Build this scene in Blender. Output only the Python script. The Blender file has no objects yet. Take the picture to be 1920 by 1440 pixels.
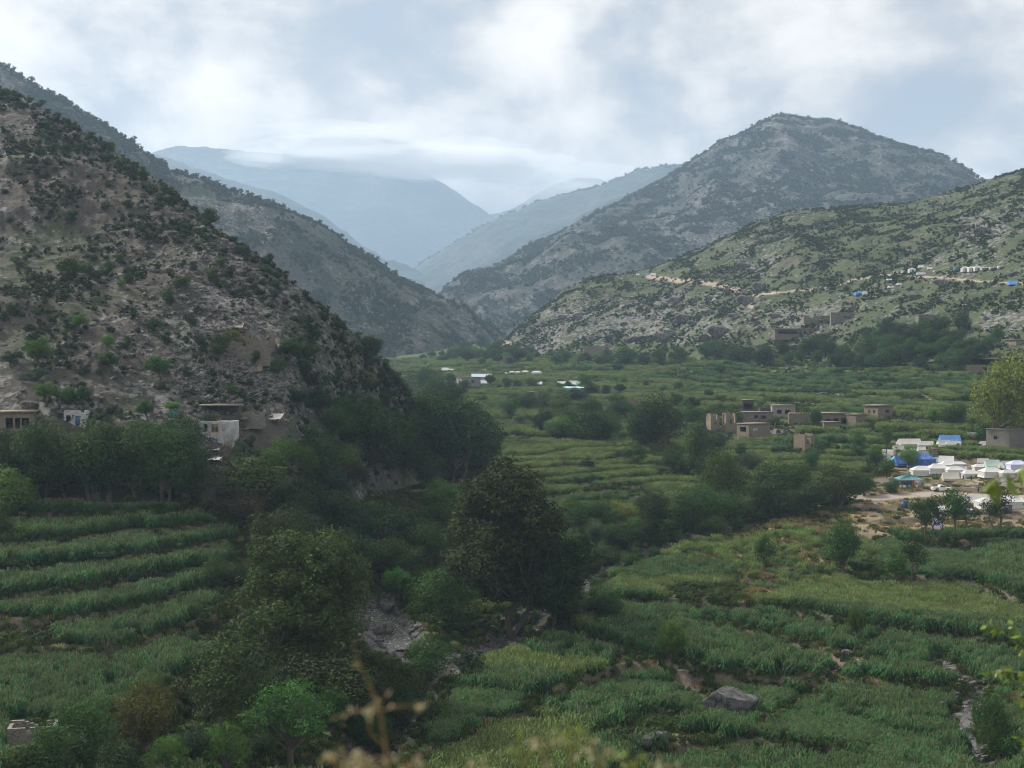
import bpy, math, random
import numpy as np
from mathutils import Vector
from mathutils.bvhtree import BVHTree
from math import radians as R, pi

SC = bpy.context.scene
COL = SC.collection
# ------------------------------------------------------------------ camera, sky, sun, exposure
FP = 2637.0                       # focal length in pixels of a 1920-wide picture
HZ = 640.0                        # row of the horizon in that picture
PITCH = math.atan((720 - HZ) / FP)
cam = bpy.data.cameras.new('camera')
cam.sensor_width = 36; cam.lens = 36 * FP / 1920
cam.clip_start = 0.1; cam.clip_end = 60000
cam.dof.use_dof = True; cam.dof.focus_distance = 380; cam.dof.aperture_fstop = 4.0
camo = bpy.data.objects.new('camera', cam); COL.objects.link(camo)
camo.location = (0, 0, 0); camo.rotation_euler = (pi/2 - PITCH, 0, 0)
SC.camera = camo
SC.view_settings.view_transform = 'Standard'; SC.view_settings.look = 'None'
SC.view_settings.exposure = 0.36; SC.view_settings.gamma = 1
SC.render.resolution_x = 1024; SC.render.resolution_y = 768

SUN_AZ, SUN_EL = R(-62), R(42)    # azimuth from the view direction (left), elevation
sl = bpy.data.lights.new('sun', 'SUN'); sl.energy = 4.8; sl.angle = R(6); sl.color = (1.0, 0.95, 0.88)
so = bpy.data.objects.new('sun', sl); COL.objects.link(so)
sdir = Vector((math.sin(SUN_AZ)*math.cos(SUN_EL), math.cos(SUN_AZ)*math.cos(SUN_EL), math.sin(SUN_EL)))
so.rotation_euler = sdir.to_track_quat('Z', 'Y').to_euler(); so.location = sdir * 300

class NT:
    """small helper for building node trees"""
    def __init__(s, tree): s.t = tree; s.n = tree.nodes; s.l = tree.links; s.n.clear()
    def add(s, kind, **kw):
        n = s.n.new(kind)
        for k, v in kw.items():
            if k.startswith('i_'):
                key = k[2:]; key = int(key) if key.isdigit() else key.replace('_', ' ')
                s.put(n.inputs[key], v)
            else: setattr(n, k, v)
        return n
    def put(s, sock, v):
        if hasattr(v, 'is_output') or isinstance(v, bpy.types.NodeSocket): s.l.new(v, sock)
        elif isinstance(v, bpy.types.Node): s.l.new(v.outputs[0], sock)
        else: sock.default_value = v
    def math(s, op, a, b=0.0, c=None, clamp=False):
        n = s.n.new('ShaderNodeMath'); n.operation = op; n.use_clamp = clamp
        s.put(n.inputs[0], a); s.put(n.inputs[1], b)
        if c is not None: s.put(n.inputs[2], c)
        return n.outputs[0]
    def mix(s, f, a, b, blend='MIX'):
        n = s.n.new('ShaderNodeMix'); n.data_type = 'RGBA'; n.blend_type = blend
        s.put(n.inputs[0], f); s.put(n.inputs[6], a); s.put(n.inputs[7], b)
        return n.outputs[2]
    def ss(s, v, lo, hi, a=0.0, b=1.0):
        n = s.n.new('ShaderNodeMapRange'); n.interpolation_type = 'SMOOTHSTEP'
        s.put(n.inputs[0], v); n.inputs[1].default_value = lo; n.inputs[2].default_value = hi
        n.inputs[3].default_value = a; n.inputs[4].default_value = b
        return n.outputs[0]
    def noise(s, vec, scale, detail=5, rough=0.6, dist=0.0, w=None):
        n = s.n.new('ShaderNodeTexNoise'); s.put(n.inputs['Vector'], vec)
        n.inputs['Scale'].default_value = scale; n.inputs['Detail'].default_value = detail
        n.inputs['Roughness'].default_value = rough; n.inputs['Distortion'].default_value = dist
        return n.outputs[0]
    def attr(s, name):
        n = s.n.new('ShaderNodeAttribute'); n.attribute_name = name
        return n.outputs['Fac']
def c4(c): return (c[0], c[1], c[2], 1.0)

def px_dir(px, py):
    """unit-forward world direction of a picture point"""
    cp, sp = math.cos(PITCH), math.sin(PITCH)
    u = (px - 960) / FP; v = (720 - py) / FP
    return Vector((u, cp + v*sp, -sp + v*cp))

W = bpy.data.worlds.new('World'); SC.world = W; W.use_nodes = True
n = NT(W.node_tree)
sky = n.add('ShaderNodeTexSky', sky_type='NISHITA', sun_disc=False, sun_elevation=SUN_EL, sun_rotation=SUN_AZ,
            air_density=1.0, dust_density=1.5, ozone_density=1.0)
bg1 = n.add('ShaderNodeBackground', i_Color=sky.outputs[0], i_Strength=0.10)
tc = n.add('ShaderNodeTexCoord'); gen = tc.outputs['Generated']
# cloud layer: directions flattened so that clouds lie in broad sheets
mp = n.add('ShaderNodeMapping', i_Vector=gen); mp.inputs['Scale'].default_value = (1.0, 1.0, 1.55)
mp.inputs['Location'].default_value = (0.31, 0.0, 0.12)
big = n.noise(mp.outputs[0], 5.2, 7, 0.56, 0.35)
mid = n.noise(mp.outputs[0], 13.0, 6, 0.55, 0.2)
blobs = [  # (px, py, radius, weight): where the real clouds sit: white or grey
 (480, 190, 120, .30), (120, 40, 120, .14), (820, 250, 130, .2), (1010, 60, 100, .16), (1330, 130, 110, .30), (1560, 60, 110, .24),
 (640, 130, 90, .12), (30, 110, 90, .18), (1860, 200, 90, .20), (1330, 260, 90, .15), (230, 150, 110, -.26), (760, 60, 150, -.34), (480, 250, 90, -.2),
 (1180, 60, 90, -.42), (1270, 190, 70, -.38), (620, 300, 130, -.12), (1620, 180, 120, -.26), (1800, 90, 140, -.30), (1120, 270, 120, -.14), (1720, 210, 90, -.22)]
acc = n.math('MULTIPLY', n.math('SUBTRACT', big, 0.5), 3.2)
acc = n.math('ADD', acc, n.math('MULTIPLY', n.math('SUBTRACT', mid, 0.5), 1.9))
wob = n.add('ShaderNodeTexNoise', i_Vector=gen, i_Scale=9.0, i_Detail=4.0)
wv = n.add('ShaderNodeVectorMath', operation='SUBTRACT'); n.put(wv.inputs[0], wob.outputs[1]); wv.inputs[1].default_value = (.5, .5, .5)
wv2 = n.add('ShaderNodeVectorMath', operation='SCALE'); n.put(wv2.inputs[0], wv.outputs[0]); wv2.inputs[3].default_value = 0.10
gw = n.add('ShaderNodeVectorMath', operation='ADD'); n.put(gw.inputs[0], gen); n.put(gw.inputs[1], wv2.outputs[0])
for (bx_, by_, br, bw) in blobs:
    d = px_dir(bx_, by_).normalized()
    ds = n.add('ShaderNodeVectorMath', operation='DISTANCE'); n.put(ds.inputs[0], gw.outputs[0]); ds.inputs[1].default_value = d
    acc = n.math('ADD', acc, n.ss(ds.outputs[1], 0.0, 1.7*br/FP, bw*1.5, 0.0))
ramp = n.add('ShaderNodeValToRGB'); n.put(ramp.inputs[0], n.math('ADD', n.math('MULTIPLY', acc, 0.85), 0.5, clamp=True))
cr = ramp.color_ramp
cr.elements[0].position = 0.0; cr.elements[0].color = (0.42, 0.45, 0.50, 1)
cr.elements[1].position = 1.0; cr.elements[1].color = (1.08, 1.0, .92, 1)
for p, c in ((0.28, (0.57, 0.565, 0.575)), (0.5, (0.77, 0.74, 0.71)), (0.74, (.95, .895, .84))):
    e = cr.elements.new(p); e.color = c4(c)
bg2 = n.add('ShaderNodeBackground', i_Color=ramp.outputs[0], i_Strength=0.88)
cover = n.ss(acc, -0.9, -0.3, 0.72, 1.0)
mx = n.add('ShaderNodeMixShader', i_0=cover, i_1=bg1.outputs[0], i_2=bg2.outputs[0])
n.add('ShaderNodeOutputWorld', i_Surface=mx.outputs[0])

SC.cycles.use_denoising = True; SC.cycles.filter_width = 1.05
SC.cycles.max_bounces = 5; SC.cycles.diffuse_bounces = 3; SC.cycles.glossy_bounces = 2
SC.cycles.transmission_bounces = 2; SC.cycles.volume_bounces = 4; SC.cycles.transparent_max_bounces = 4
SC.cycles.sample_clamp_indirect = 4

# ------------------------------------------------------------------ numeric helpers
def _hash(ix, iy, iz, seed):
    h = (ix.astype(np.int64)*374761393 + iy.astype(np.int64)*668265263 + iz.astype(np.int64)*2147483647 + seed*1274126177) & 0xffffffff
    h = ((h ^ (h >> 13)) * 1274126177) & 0xffffffff
    h = h ^ (h >> 16)
    return (h & 0xffffff) / float(0xffffff)
def vnoise(x, y, z=None, seed=0):
    x = np.asarray(x, float); y = np.asarray(y, float); z = np.zeros_like(x) if z is None else np.asarray(z, float)
    ix, iy, iz = np.floor(x), np.floor(y), np.floor(z)
    fx, fy, fz = x-ix, y-iy, z-iz
    fx = fx*fx*fx*(fx*(fx*6-15)+10); fy = fy*fy*fy*(fy*(fy*6-15)+10); fz = fz*fz*(3-2*fz)
    def c(a, b, d): return _hash(ix+a, iy+b, iz+d, seed)
    if not np.any(fz):
        return ((c(0,0,0)*(1-fx)+c(1,0,0)*fx)*(1-fy) + (c(0,1,0)*(1-fx)+c(1,1,0)*fx)*fy)
    lo = ((c(0,0,0)*(1-fx)+c(1,0,0)*fx)*(1-fy) + (c(0,1,0)*(1-fx)+c(1,1,0)*fx)*fy)
    hi = ((c(0,0,1)*(1-fx)+c(1,0,1)*fx)*(1-fy) + (c(0,1,1)*(1-fx)+c(1,1,1)*fx)*fy)
    return lo*(1-fz) + hi*fz
def fbm(x, y, z=None, octv=5, seed=0, gain=0.5, ridge=False):
    s = 0.0; a = 1.0; t = 0.0; f = 1.0
    for o in range(octv):
        v = vnoise(np.asarray(x)*f, np.asarray(y)*f, None if z is None else np.asarray(z)*f, seed+o*17)
        v = (1-np.abs(2*v-1)*2) if ridge else 2*v-1
        s = s + a*v; t += a; a *= gain; f *= 2.03
    return s/t
def sstep(v, lo, hi):
    t = np.clip((v-lo)/(hi-lo), 0, 1); return t*t*(3-2*t)
def to3(px, py, d):
    v = px_dir(px, py); return v * (d / v.y)
CP, SP = math.cos(PITCH), math.sin(PITCH)
def to3n(px, py, d):
    u = (px-960)/FP; v = (720-py)/FP
    dy = CP + v*SP; k = d/dy
    return np.stack([u*k, d*np.ones_like(u), (-SP + v*CP)*k], -1)
def proj(P):
    """picture coordinates of world points (n,3)"""
    x, y, z = P[..., 0], P[..., 1], P[..., 2]
    f = y*CP - z*SP; up = y*SP + z*CP
    f = np.maximum(f, 1e-3)
    return 960 + FP*x/f, 720 - FP*up/f
def poly_mask(px, py, poly):
    inside = np.zeros(px.shape, bool); m = len(poly)
    for i in range(m):
        x0, y0 = poly[i]; x1, y1 = poly[(i+1) % m]
        if y0 == y1: continue
        c = ((y0 > py) != (y1 > py)) & (px < (x1-x0)*(py-y0)/(y1-y0) + x0)
        inside ^= c
    return inside
def line_dist(x, y, pts):
    best = np.full(x.shape, 1e9)
    for (x0, y0), (x1, y1) in zip(pts[:-1], pts[1:]):
        dx, dy = x1-x0, y1-y0; L = dx*dx+dy*dy+1e-9
        t = np.clip(((x-x0)*dx+(y-y0)*dy)/L, 0, 1)
        best = np.minimum(best, np.hypot(x-x0-t*dx, y-y0-t*dy))
    return best

def tag(o, label=None, cat=None, group=None, kind=None):
    if label: o['label'] = label
    if cat: o['category'] = cat
    if group: o['group'] = group
    if kind: o['kind'] = kind
    return o
def mesh_np(name, V, F, smooth=False, mats=(), matidx=None, attrs=None):
    """V (n,3); F (m,k) array, or list of such arrays"""
    me = bpy.data.meshes.new(name)
    Fs = F if isinstance(F, list) else [F]
    Fs = [np.asarray(f, np.int64) for f in Fs if len(f)]
    nl = sum(f.size for f in Fs); nf = sum(len(f) for f in Fs)
    me.vertices.add(len(V)); me.vertices.foreach_set('co', np.asarray(V, np.float32).ravel())
    me.loops.add(nl); me.polygons.add(nf)
    me.loops.foreach_set('vertex_index', np.concatenate([f.ravel() for f in Fs]).astype(np.int32))
    st = []; s = 0
    for f in Fs:
        st.append(s + np.arange(len(f))*f.shape[1]); s += f.size
    me.polygons.foreach_set('loop_start', np.concatenate(st).astype(np.int32))
    if smooth: me.polygons.foreach_set('use_smooth', np.ones(nf, bool))
    if matidx is not None: me.polygons.foreach_set('material_index', np.asarray(matidx, np.int32))
    for m in mats: me.materials.append(m)
    for k, (dom, a) in (attrs or {}).items():
        at = me.attributes.new(k, 'FLOAT', dom); at.data.foreach_set('value', np.asarray(a, np.float32).ravel())
    me.update(calc_edges=True)
    return me
def link(name, me, parent=None, loc=None):
    o = bpy.data.objects.new(name, me); COL.objects.link(o)
    if parent is not None: o.parent = parent
    if loc is not None: o.location = loc
    return o
def grid_faces(nr, nc):
    i = np.arange(nr-1)[:, None]*nc + np.arange(nc-1)[None, :]
    i = i.ravel()
    return np.stack([i, i+1, i+nc+1, i+nc], 1)
def empty(name, loc, rz=0.0):
    o = bpy.data.objects.new(name, None); COL.objects.link(o)
    o.empty_display_size = 0.3; o.location = loc; o.rotation_euler = (0, 0, rz)
    return o

# ------------------------------------------------------------------ materials of ground and rock
def principled(nt, col, rough=0.9, bump=None, bstr=0.5, bdist=0.3, **kw):
    p = nt.add('ShaderNodeBsdfPrincipled'); nt.put(p.inputs['Base Color'], col)
    nt.put(p.inputs['Roughness'], rough); p.inputs['Specular IOR Level'].default_value = 0.25
    for k, v in kw.items(): nt.put(p.inputs[k.replace('_', ' ')], v)
    if bump is not None:
        b = nt.add('ShaderNodeBump'); b.inputs['Strength'].default_value = bstr
        b.inputs['Distance'].default_value = bdist
        nt.put(b.inputs['Height'], bump); nt.put(p.inputs['Normal'], b.outputs[0])
    nt.add('ShaderNodeOutputMaterial', i_Surface=p.outputs[0])
    return p
def newmat(name):
    m = bpy.data.materials.new(name); m.use_nodes = True
    return m, NT(m.node_tree)
def hill_mat(name, soil, rock, green, scrub, s=1.0, gcov=0.5, rcov=0.5, scov=0.5, bd=1.0):
    """soil with rocks, grass patches and low scrub; s = size of the pattern in metres"""
    m, t = newmat(name)
    g = t.add('ShaderNodeNewGeometry').outputs['Position']
    n1 = t.noise(g, 0.012/s, 6, 0.62, 0.6); n2 = t.noise(g, 0.09/s, 6, 0.65, 0.3); n3 = t.noise(g, 0.45/s, 4, 0.7)
    n4 = t.noise(g, 0.035/s, 6, 0.6, 0.8)
    vo = t.add('ShaderNodeTexVoronoi', i_Vector=g, i_Scale=0.8/s); vo.inputs['Randomness'].default_value = 1.0
    cell = t.add('ShaderNodeSeparateColor', i_Color=vo.outputs['Color'])
    c = t.mix(t.ss(n2, .35, .65), c4([v*0.8 for v in soil]), c4([v*1.15 for v in soil]))
    c = t.mix(t.math('MULTIPLY', t.ss(t.math('ADD', n4, t.math('MULTIPLY', n2, 0.5)), 0.98-0.45*gcov, 1.10-0.45*gcov), 0.85), c, c4(green))
    rmask = t.math('ADD', t.math('MULTIPLY', n1, 0.7), t.math('MULTIPLY', n2, 0.8))
    rm = t.ss(t.math('ADD', t.math('ADD', rmask, t.math('MULTIPLY', t.attr('rocky'), 0.22)), t.math('MULTIPLY', cell.outputs[0], 0.35)), 1.25-0.45*rcov, 1.33-0.45*rcov)
    rc = t.mix(cell.outputs[1], c4([v*0.5 for v in rock]), c4([v*1.15 for v in rock]))
    c = t.mix(rm, c, rc)
    sm = t.ss(t.math('ADD', t.math('MULTIPLY', n3, 0.6), t.math('MULTIPLY', n4, 0.6)), 0.80-0.3*scov, 0.86-0.3*scov)
    sm = t.math('MULTIPLY', sm, t.math('SUBTRACT', 1.0, t.math('MULTIPLY', rm, 0.8)))
    c = t.mix(t.math('MULTIPLY', sm, 0.9), c, c4(scrub))
    c = t.mix(t.attr('road'), c, t.mix(n3, (0.25, 0.20, 0.15, 1), (0.38, 0.32, 0.25, 1)))
    h = t.math('ADD', t.math('MULTIPLY', n3, 0.5), t.math('ADD', n2, t.math('MULTIPLY', rm, 0.6)))
    principled(t, c, 0.95, h, 0.8, bd)
    return m
M = {}
M['left_hill'] = hill_mat('left_hill', (.066,.060,.050), (.165,.160,.152), (.055,.065,.035), (.026,.038,.022), 1.0, .5, .5, .45, 1.2)
M['left_ridge'] = hill_mat('left_ridge', (.070,.070,.058), (.16,.16,.155), (.07,.09,.045), (.02,.032,.022), 2.2, .6, .42, .75, 3)
M['right_hill'] = hill_mat('right_hill', (.085,.080,.056), (.17,.165,.15), (.055,.075,.030), (.030,.044,.024), 1.6, .95, .46, .6, 2)
M['peak'] = hill_mat('peak', (.072,.068,.062), (.17,.165,.16), (.045,.06,.035), (.018,.028,.02), 3.0, .5, .5, .85, 5)
M['far'] = hill_mat('far', (.07,.075,.06), (.16,.16,.15), (.04,.06,.035), (.02,.033,.025), 9.0, .8, .25, .9, 8)

m, t = newmat('valley_ground'); M['ground'] = m
g = t.add('ShaderNodeNewGeometry').outputs['Position']
n1 = t.noise(g, 0.05, 5, 0.6, 0.4); n2 = t.noise(g, 0.35, 5, 0.65); n3 = t.noise(g, 2.2, 4, 0.7)
grass = t.mix(t.ss(n2, .35, .65), (.035,.06,.02,1), (.075,.105,.035,1))
dry = t.mix(n3, (.14,.115,.06,1), (.26,.215,.125,1))
soil = t.mix(t.ss(n3, .3, .7), (.085,.068,.052,1), (.16,.13,.10,1))
c = t.mix(t.ss(t.math('ADD', n1, t.math('MULTIPLY', t.attr('dry'), 0.5)), .62, .78), grass, dry)
c = t.mix(t.ss(t.math('ADD', t.attr('bare'), t.math('MULTIPLY', t.math('SUBTRACT', n2, .5), 1.1)), .35, .6), c, soil)
vo = t.add('ShaderNodeTexVoronoi', i_Vector=g, i_Scale=1.6); vc = t.add('ShaderNodeSeparateColor', i_Color=vo.outputs['Color'])
grav = t.mix(vc.outputs[0], (.045,.043,.042,1), (.15,.145,.14,1))
c = t.mix(t.ss(t.math('ADD', t.attr('gravel'), t.math('MULTIPLY', t.math('SUBTRACT', n2, .5), .8)), .4, .6), c, grav)
c = t.mix(t.attr('road'), c, t.mix(n3, (.23,.195,.155,1), (.36,.315,.26,1)))
principled(t, c, 0.95, t.math('ADD', n2, t.math('MULTIPLY', n3, .4)), 0.7, 0.4)
# ------------------------------------------------------------------ valley floor as a height function
CTRL = [(0,1440,152),(250,1440,158),(500,1440,167),(960,1440,187),(1400,1440,196),(1900,1440,190),(-250,1440,148),(2150,1440,188),
 (0,1300,185),(200,1200,210),(200,1100,233),(200,1030,249),(200,950,268),(0,950,268),(-250,950,262),(-250,1200,208),(380,950,272),(380,1100,238),(380,1250,205),
 (700,1440,184),(720,1360,200),(760,1270,222),(800,1215,240),(730,1160,256),(760,1100,280),(850,1200,246),(1000,1190,259),(1250,1005,350),(1390,975,380),(1150,1040,325),
 (560,1230,218),(600,1000,300),(480,940,285),(700,930,350),(820,930,390),(760,1010,320),(900,1030,325),
 (1100,950,390),(1000,900,425),(1100,850,485),(1000,800,565),(900,750,700),(1000,700,940),(860,680,1130),(950,668,1230),(830,730,800),(830,800,560),
 (1300,900,440),(1300,800,565),(1400,830,520),(1500,830,508),(1300,740,720),(1500,740,690),(1500,700,790),(1700,760,605),(1700,690,735),(1900,760,560),(1900,650,740),
 (1150,665,1050),(1300,670,950),(1450,662,880),(1600,645,830),(2150,640,700),(2150,760,540),(2150,900,400),
 (1750,905,428),(1650,860,478),(1850,940,398),(1600,940,400),(1900,840,480),(1700,835,492),(1840,920,418),
 (1750,1000,350),(1500,1000,352),(1500,1100,290),(1750,1100,288),(1300,1100,292),(1900,1200,250),(1500,1200,252),(1200,1200,255),(1100,1130,280),
 (1375,1318,219),(1700,1300,224),(1900,1300,220),(1650,1250,238),(1100,1300,225),(1850,1400,196),(1250,1400,202)]
cp = np.array([list(to3(*c)) for c in CTRL])
def tps_fit(P, lam):
    X = P[:, :2]/100.0; n_ = len(X)
    r = np.hypot(X[:, None, 0]-X[None, :, 0], X[:, None, 1]-X[None, :, 1])
    K = np.where(r > 0, r*r*np.log(np.maximum(r, 1e-9)), 0) + lam*np.eye(n_)
    Q = np.c_[np.ones(n_), X]
    A = np.r_[np.c_[K, Q], np.c_[Q.T, np.zeros((3, 3))]]
    return X, np.linalg.solve(A, np.r_[P[:, 2], np.zeros(3)])
TX, TW = tps_fit(cp, 0.02)
def Vbase(x, y):
    x = np.asarray(x, float); y = np.asarray(y, float); sh = x.shape
    xx = x.ravel()/100; yy = y.ravel()/100; out = TW[-3] + TW[-2]*xx + TW[-1]*yy
    for i in range(len(TX)):
        r2 = (xx-TX[i, 0])**2 + (yy-TX[i, 1])**2
        out += TW[i]*0.5*r2*np.log(np.maximum(r2, 1e-12))
    return out.reshape(sh)
def gpos(px, py):
    """quick march onto the smooth valley floor -> (x, y)"""
    v = px_dir(px, py); ds = np.linspace(120, 1500, 1400); x = v.x/v.y*ds; z = v.z/v.y*ds
    h = Vbase(x, ds); k = np.argmax(z < h)
    return float(x[k]), float(ds[k])
STREAM_PX = [(1460,958),(1390,980),(1250,1008),(1120,1060),(1010,1150),(930,1195),(850,1205),(800,1235),(775,1275),(735,1340),(690,1390),(640,1450)]
STREAM = [gpos(*p) for p in STREAM_PX]
BROOK = [gpos(*p) for p in ((690,1112),(705,1135),(722,1165),(745,1195),(790,1225))]
SIDE = [gpos(*p) for p in ((1760,1225),(1840,1290),(1800,1330),(1835,1385),(1850,1440))]
BANK1 = [gpos(*p) for p in ((1340,1160),(1420,1178),(1500,1205),(1600,1240))]
BANK2 = [gpos(*p) for p in ((1260,1235),(1310,1270),(1350,1300))]
ROADC = [gpos(*p) for p in ((1500,925),(1640,935),(1770,924),(1920,932),(2100,938))]
PATH = [gpos(*p) for p in ((1640,1195),(1600,1235),(1560,1262),(1480,1315),(1430,1345))]
CAMP = [(1590,1000),(1600,930),(1650,885),(1660,862),(1900,862),(1990,880),(1990,990),(1900,1000)]
STEP = 1.45
def terr(x, y):
    v = Vbase(x, y)
    e = 1.0
    gx = (Vbase(x+e, y)-v)/e; gy = (Vbase(x, y+e)-v)/e
    g_ = np.maximum(np.hypot(gx, gy), 0.004)
    far = sstep(y, 300, 380)
    se = STEP/(.55+.45*far)
    T = v/STEP*.55 + (v/STEP*.45+14.5)*far + 1.3*fbm(x/95, y/60, octv=3, seed=5) + (.12+.38*far)*fbm(x/30, y/22, octv=2, seed=9) + 40
    T = T - .38*far*0
    # fields side by side do not share one edge
    T = T + 0.45*far*np.sign(fbm(x/70+3, y/260, octv=1, seed=31))*sstep(np.abs(fbm(x/70+3, y/260, octv=1, seed=31)), 0.0, 0.03)
    k = np.floor(T); f = T-k
    dist = se/g_                                    # metres of ground per terrace
    rw = np.clip(1.3/dist, 0.03, 0.45)
    st = k + 0.08*f + 0.92*sstep(f, 1-rw, 1)
    z = v + (st - T)*se
    a = (1-f)*dist                                    # metres to the upper edge
    b = f*dist
    return v, z, a, b, rw*dist, k
def height(x, y):
    v, z, a, b, rwm, k = terr(x, y)
    px, py = proj(np.stack([x, y, v], -1))
    camp = poly_mask(px, py, CAMP)
    n1 = fbm(x/14, y/14, octv=4, seed=2)
    flat = sstep(line_dist(x, y, ROADC), 4, 9)
    z = z*flat + (v)*(1-flat)
    z = z + 0.25*n1
    ds = line_dist(x, y, STREAM); db = line_dist(x, y, BROOK); dd = line_dist(x, y, SIDE)
    n2 = fbm(x/6, y/6, octv=4, seed=12)
    wd = 3.4 + 2.0*fbm(x/25, y/25, octv=2, seed=3)
    bed = np.maximum(1-sstep(ds, wd*0.7, wd*1.4), 1-sstep(db, 4.5, 7))
    bed2 = 1-sstep(dd, 1.0, 2.4)
    z = z*(1-bed) + (v-3.0+0.35*n2)*bed
    z = z*(1-bed2) + (v-1.6+0.3*n2)*bed2
    d1 = line_dist(x, y, BANK1); d2 = line_dist(x, y, BANK2)
    bk = np.maximum(1-sstep(d1, 1.5, 5.0), 1-sstep(d2, 1.5, 4.0))
    z = z - 1.8*bk*(0.8+0.5*n2)
    # the slope the camera stands on
    r = y
    near = np.interp(r, [-400, -40, 1.2, 3.6, 6, 20, 60, 100, 140, 170], [60, 8, -1.75, -1.85, -3.4, -13, -33, -44, -50, -60])
    w = sstep(y, 110, 150)
    z = np.where(y < 150, near*(1-w) + z*w, z)
    z = np.where(y < 110, near + 0.15*n1*sstep(y, 2, 20), z)
    return z, dict(a=a, b=b, rw=rwm, k=k, ds=ds, db=db, dd=dd, d1=d1, d2=d2, camp=camp, bed=bed, bed2=bed2)
print('terrain...')
rows = np.concatenate([np.array([-300, -60, -8, 0, 1.5, 3, 4, 5, 7, 10, 15, 22, 32, 45, 60, 75, 90, 105, 115, 125, 132]), np.arange(138, 330, 0.55), np.arange(330, 560, 0.9), np.arange(560, 900, 1.4), np.arange(900, 1320, 2.6), np.arange(1320, 1700, 20)])
cols = np.arange(-300, 2231, 3.6)
XX = (cols[None, :]-960)/FP*np.maximum(rows[:, None], 25) ; YY = np.repeat(rows[:, None], len(cols), 1)
ZZ, A = height(XX, YY)
v0 = Vbase(XX, YY)
VG = np.stack([XX, YY, ZZ], -1)
wnx = 30*fbm(XX/18, YY/18, octv=3, seed=61); wny = 14*fbm(XX/18, YY/18, octv=3, seed=62)
gpx0, gpy0 = proj(np.stack([XX, YY, v0], -1))
campm = poly_mask(gpx0+wnx, gpy0+wny, CAMP).astype(float)
nn = fbm(XX/22, YY/22, octv=4, seed=77)
riser = ((A['a'] < A['rw']+0.2)).astype(float)
n5 = fbm(XX/35, YY/35, octv=3, seed=78)
gpx, gpy = gpx0+wnx, gpy0+wny
harv = poly_mask(gpx, gpy, [(1230,1010),(1500,960),(1620,960),(1640,1040),(1560,1080),(1480,1100),(1400,1130),(1380,1060),(1250,1050)])
harv2 = poly_mask(gpx, gpy, [(1390,1080),(1530,1090),(1540,1120),(1450,1120),(1390,1100)]) | poly_mask(gpx, gpy, [(1580,1010),(1920,1000),(1920,1025),(1800,1045),(1580,1050)])
dry = np.clip(0.75*campm + 0.6*harv + 0.9*harv2 + 0.35*nn, 0, 1)
bare = np.clip(riser*np.where(n5 > -0.1, .62, .15) + 0.5*campm*(nn > .05) + A['bed'] + A['bed2'] + (1-sstep(A['d1'], 3.0, 5.2))*1.0 + (1-sstep(A['d2'], 1.8, 3.2))*1.0, 0, 1)
gravel = np.clip(np.maximum(1-sstep(A['ds'], 3, 6.5), 1-sstep(A['db'], 4.5, 7.5)) + (1-sstep(A['dd'], 1.0, 1.9)), 0, 1)
road = 1-sstep(line_dist(XX, YY, ROADC), 2.6, 4.2)
road = np.maximum(road, 0.7*(1-sstep(line_dist(XX, YY, PATH), .3, .9)))
road = np.maximum(road, 0.8*poly_mask(gpx, gpy, [(1600,900),(1720,893),(1900,893),(1900,905),(1640,912)])*(nn > -.2))
me = mesh_np('ground', VG.reshape(-1, 3), grid_faces(*XX.shape), True, [M['ground']],
             attrs={'dry': ('POINT', dry), 'bare': ('POINT', bare), 'gravel': ('POINT', gravel), 'road': ('POINT', road)})
ground = tag(link('ground', me), kind='structure')
# open country far round the valley, so the ground reaches the horizon
gx_ = np.linspace(-7400, 7400, 41); gy_ = np.linspace(-850, 9600, 37)
PX, PY = np.meshgrid(gx_, gy_)
PZ = -95 + 12*fbm(PX/2500, PY/2500, octv=3, seed=8)
me = mesh_np('plain', np.stack([PX, PY, PZ], -1).reshape(-1, 3), grid_faces(*PX.shape), True, [M['far']])
tag(link('terrain', me), kind='structure')

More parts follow.
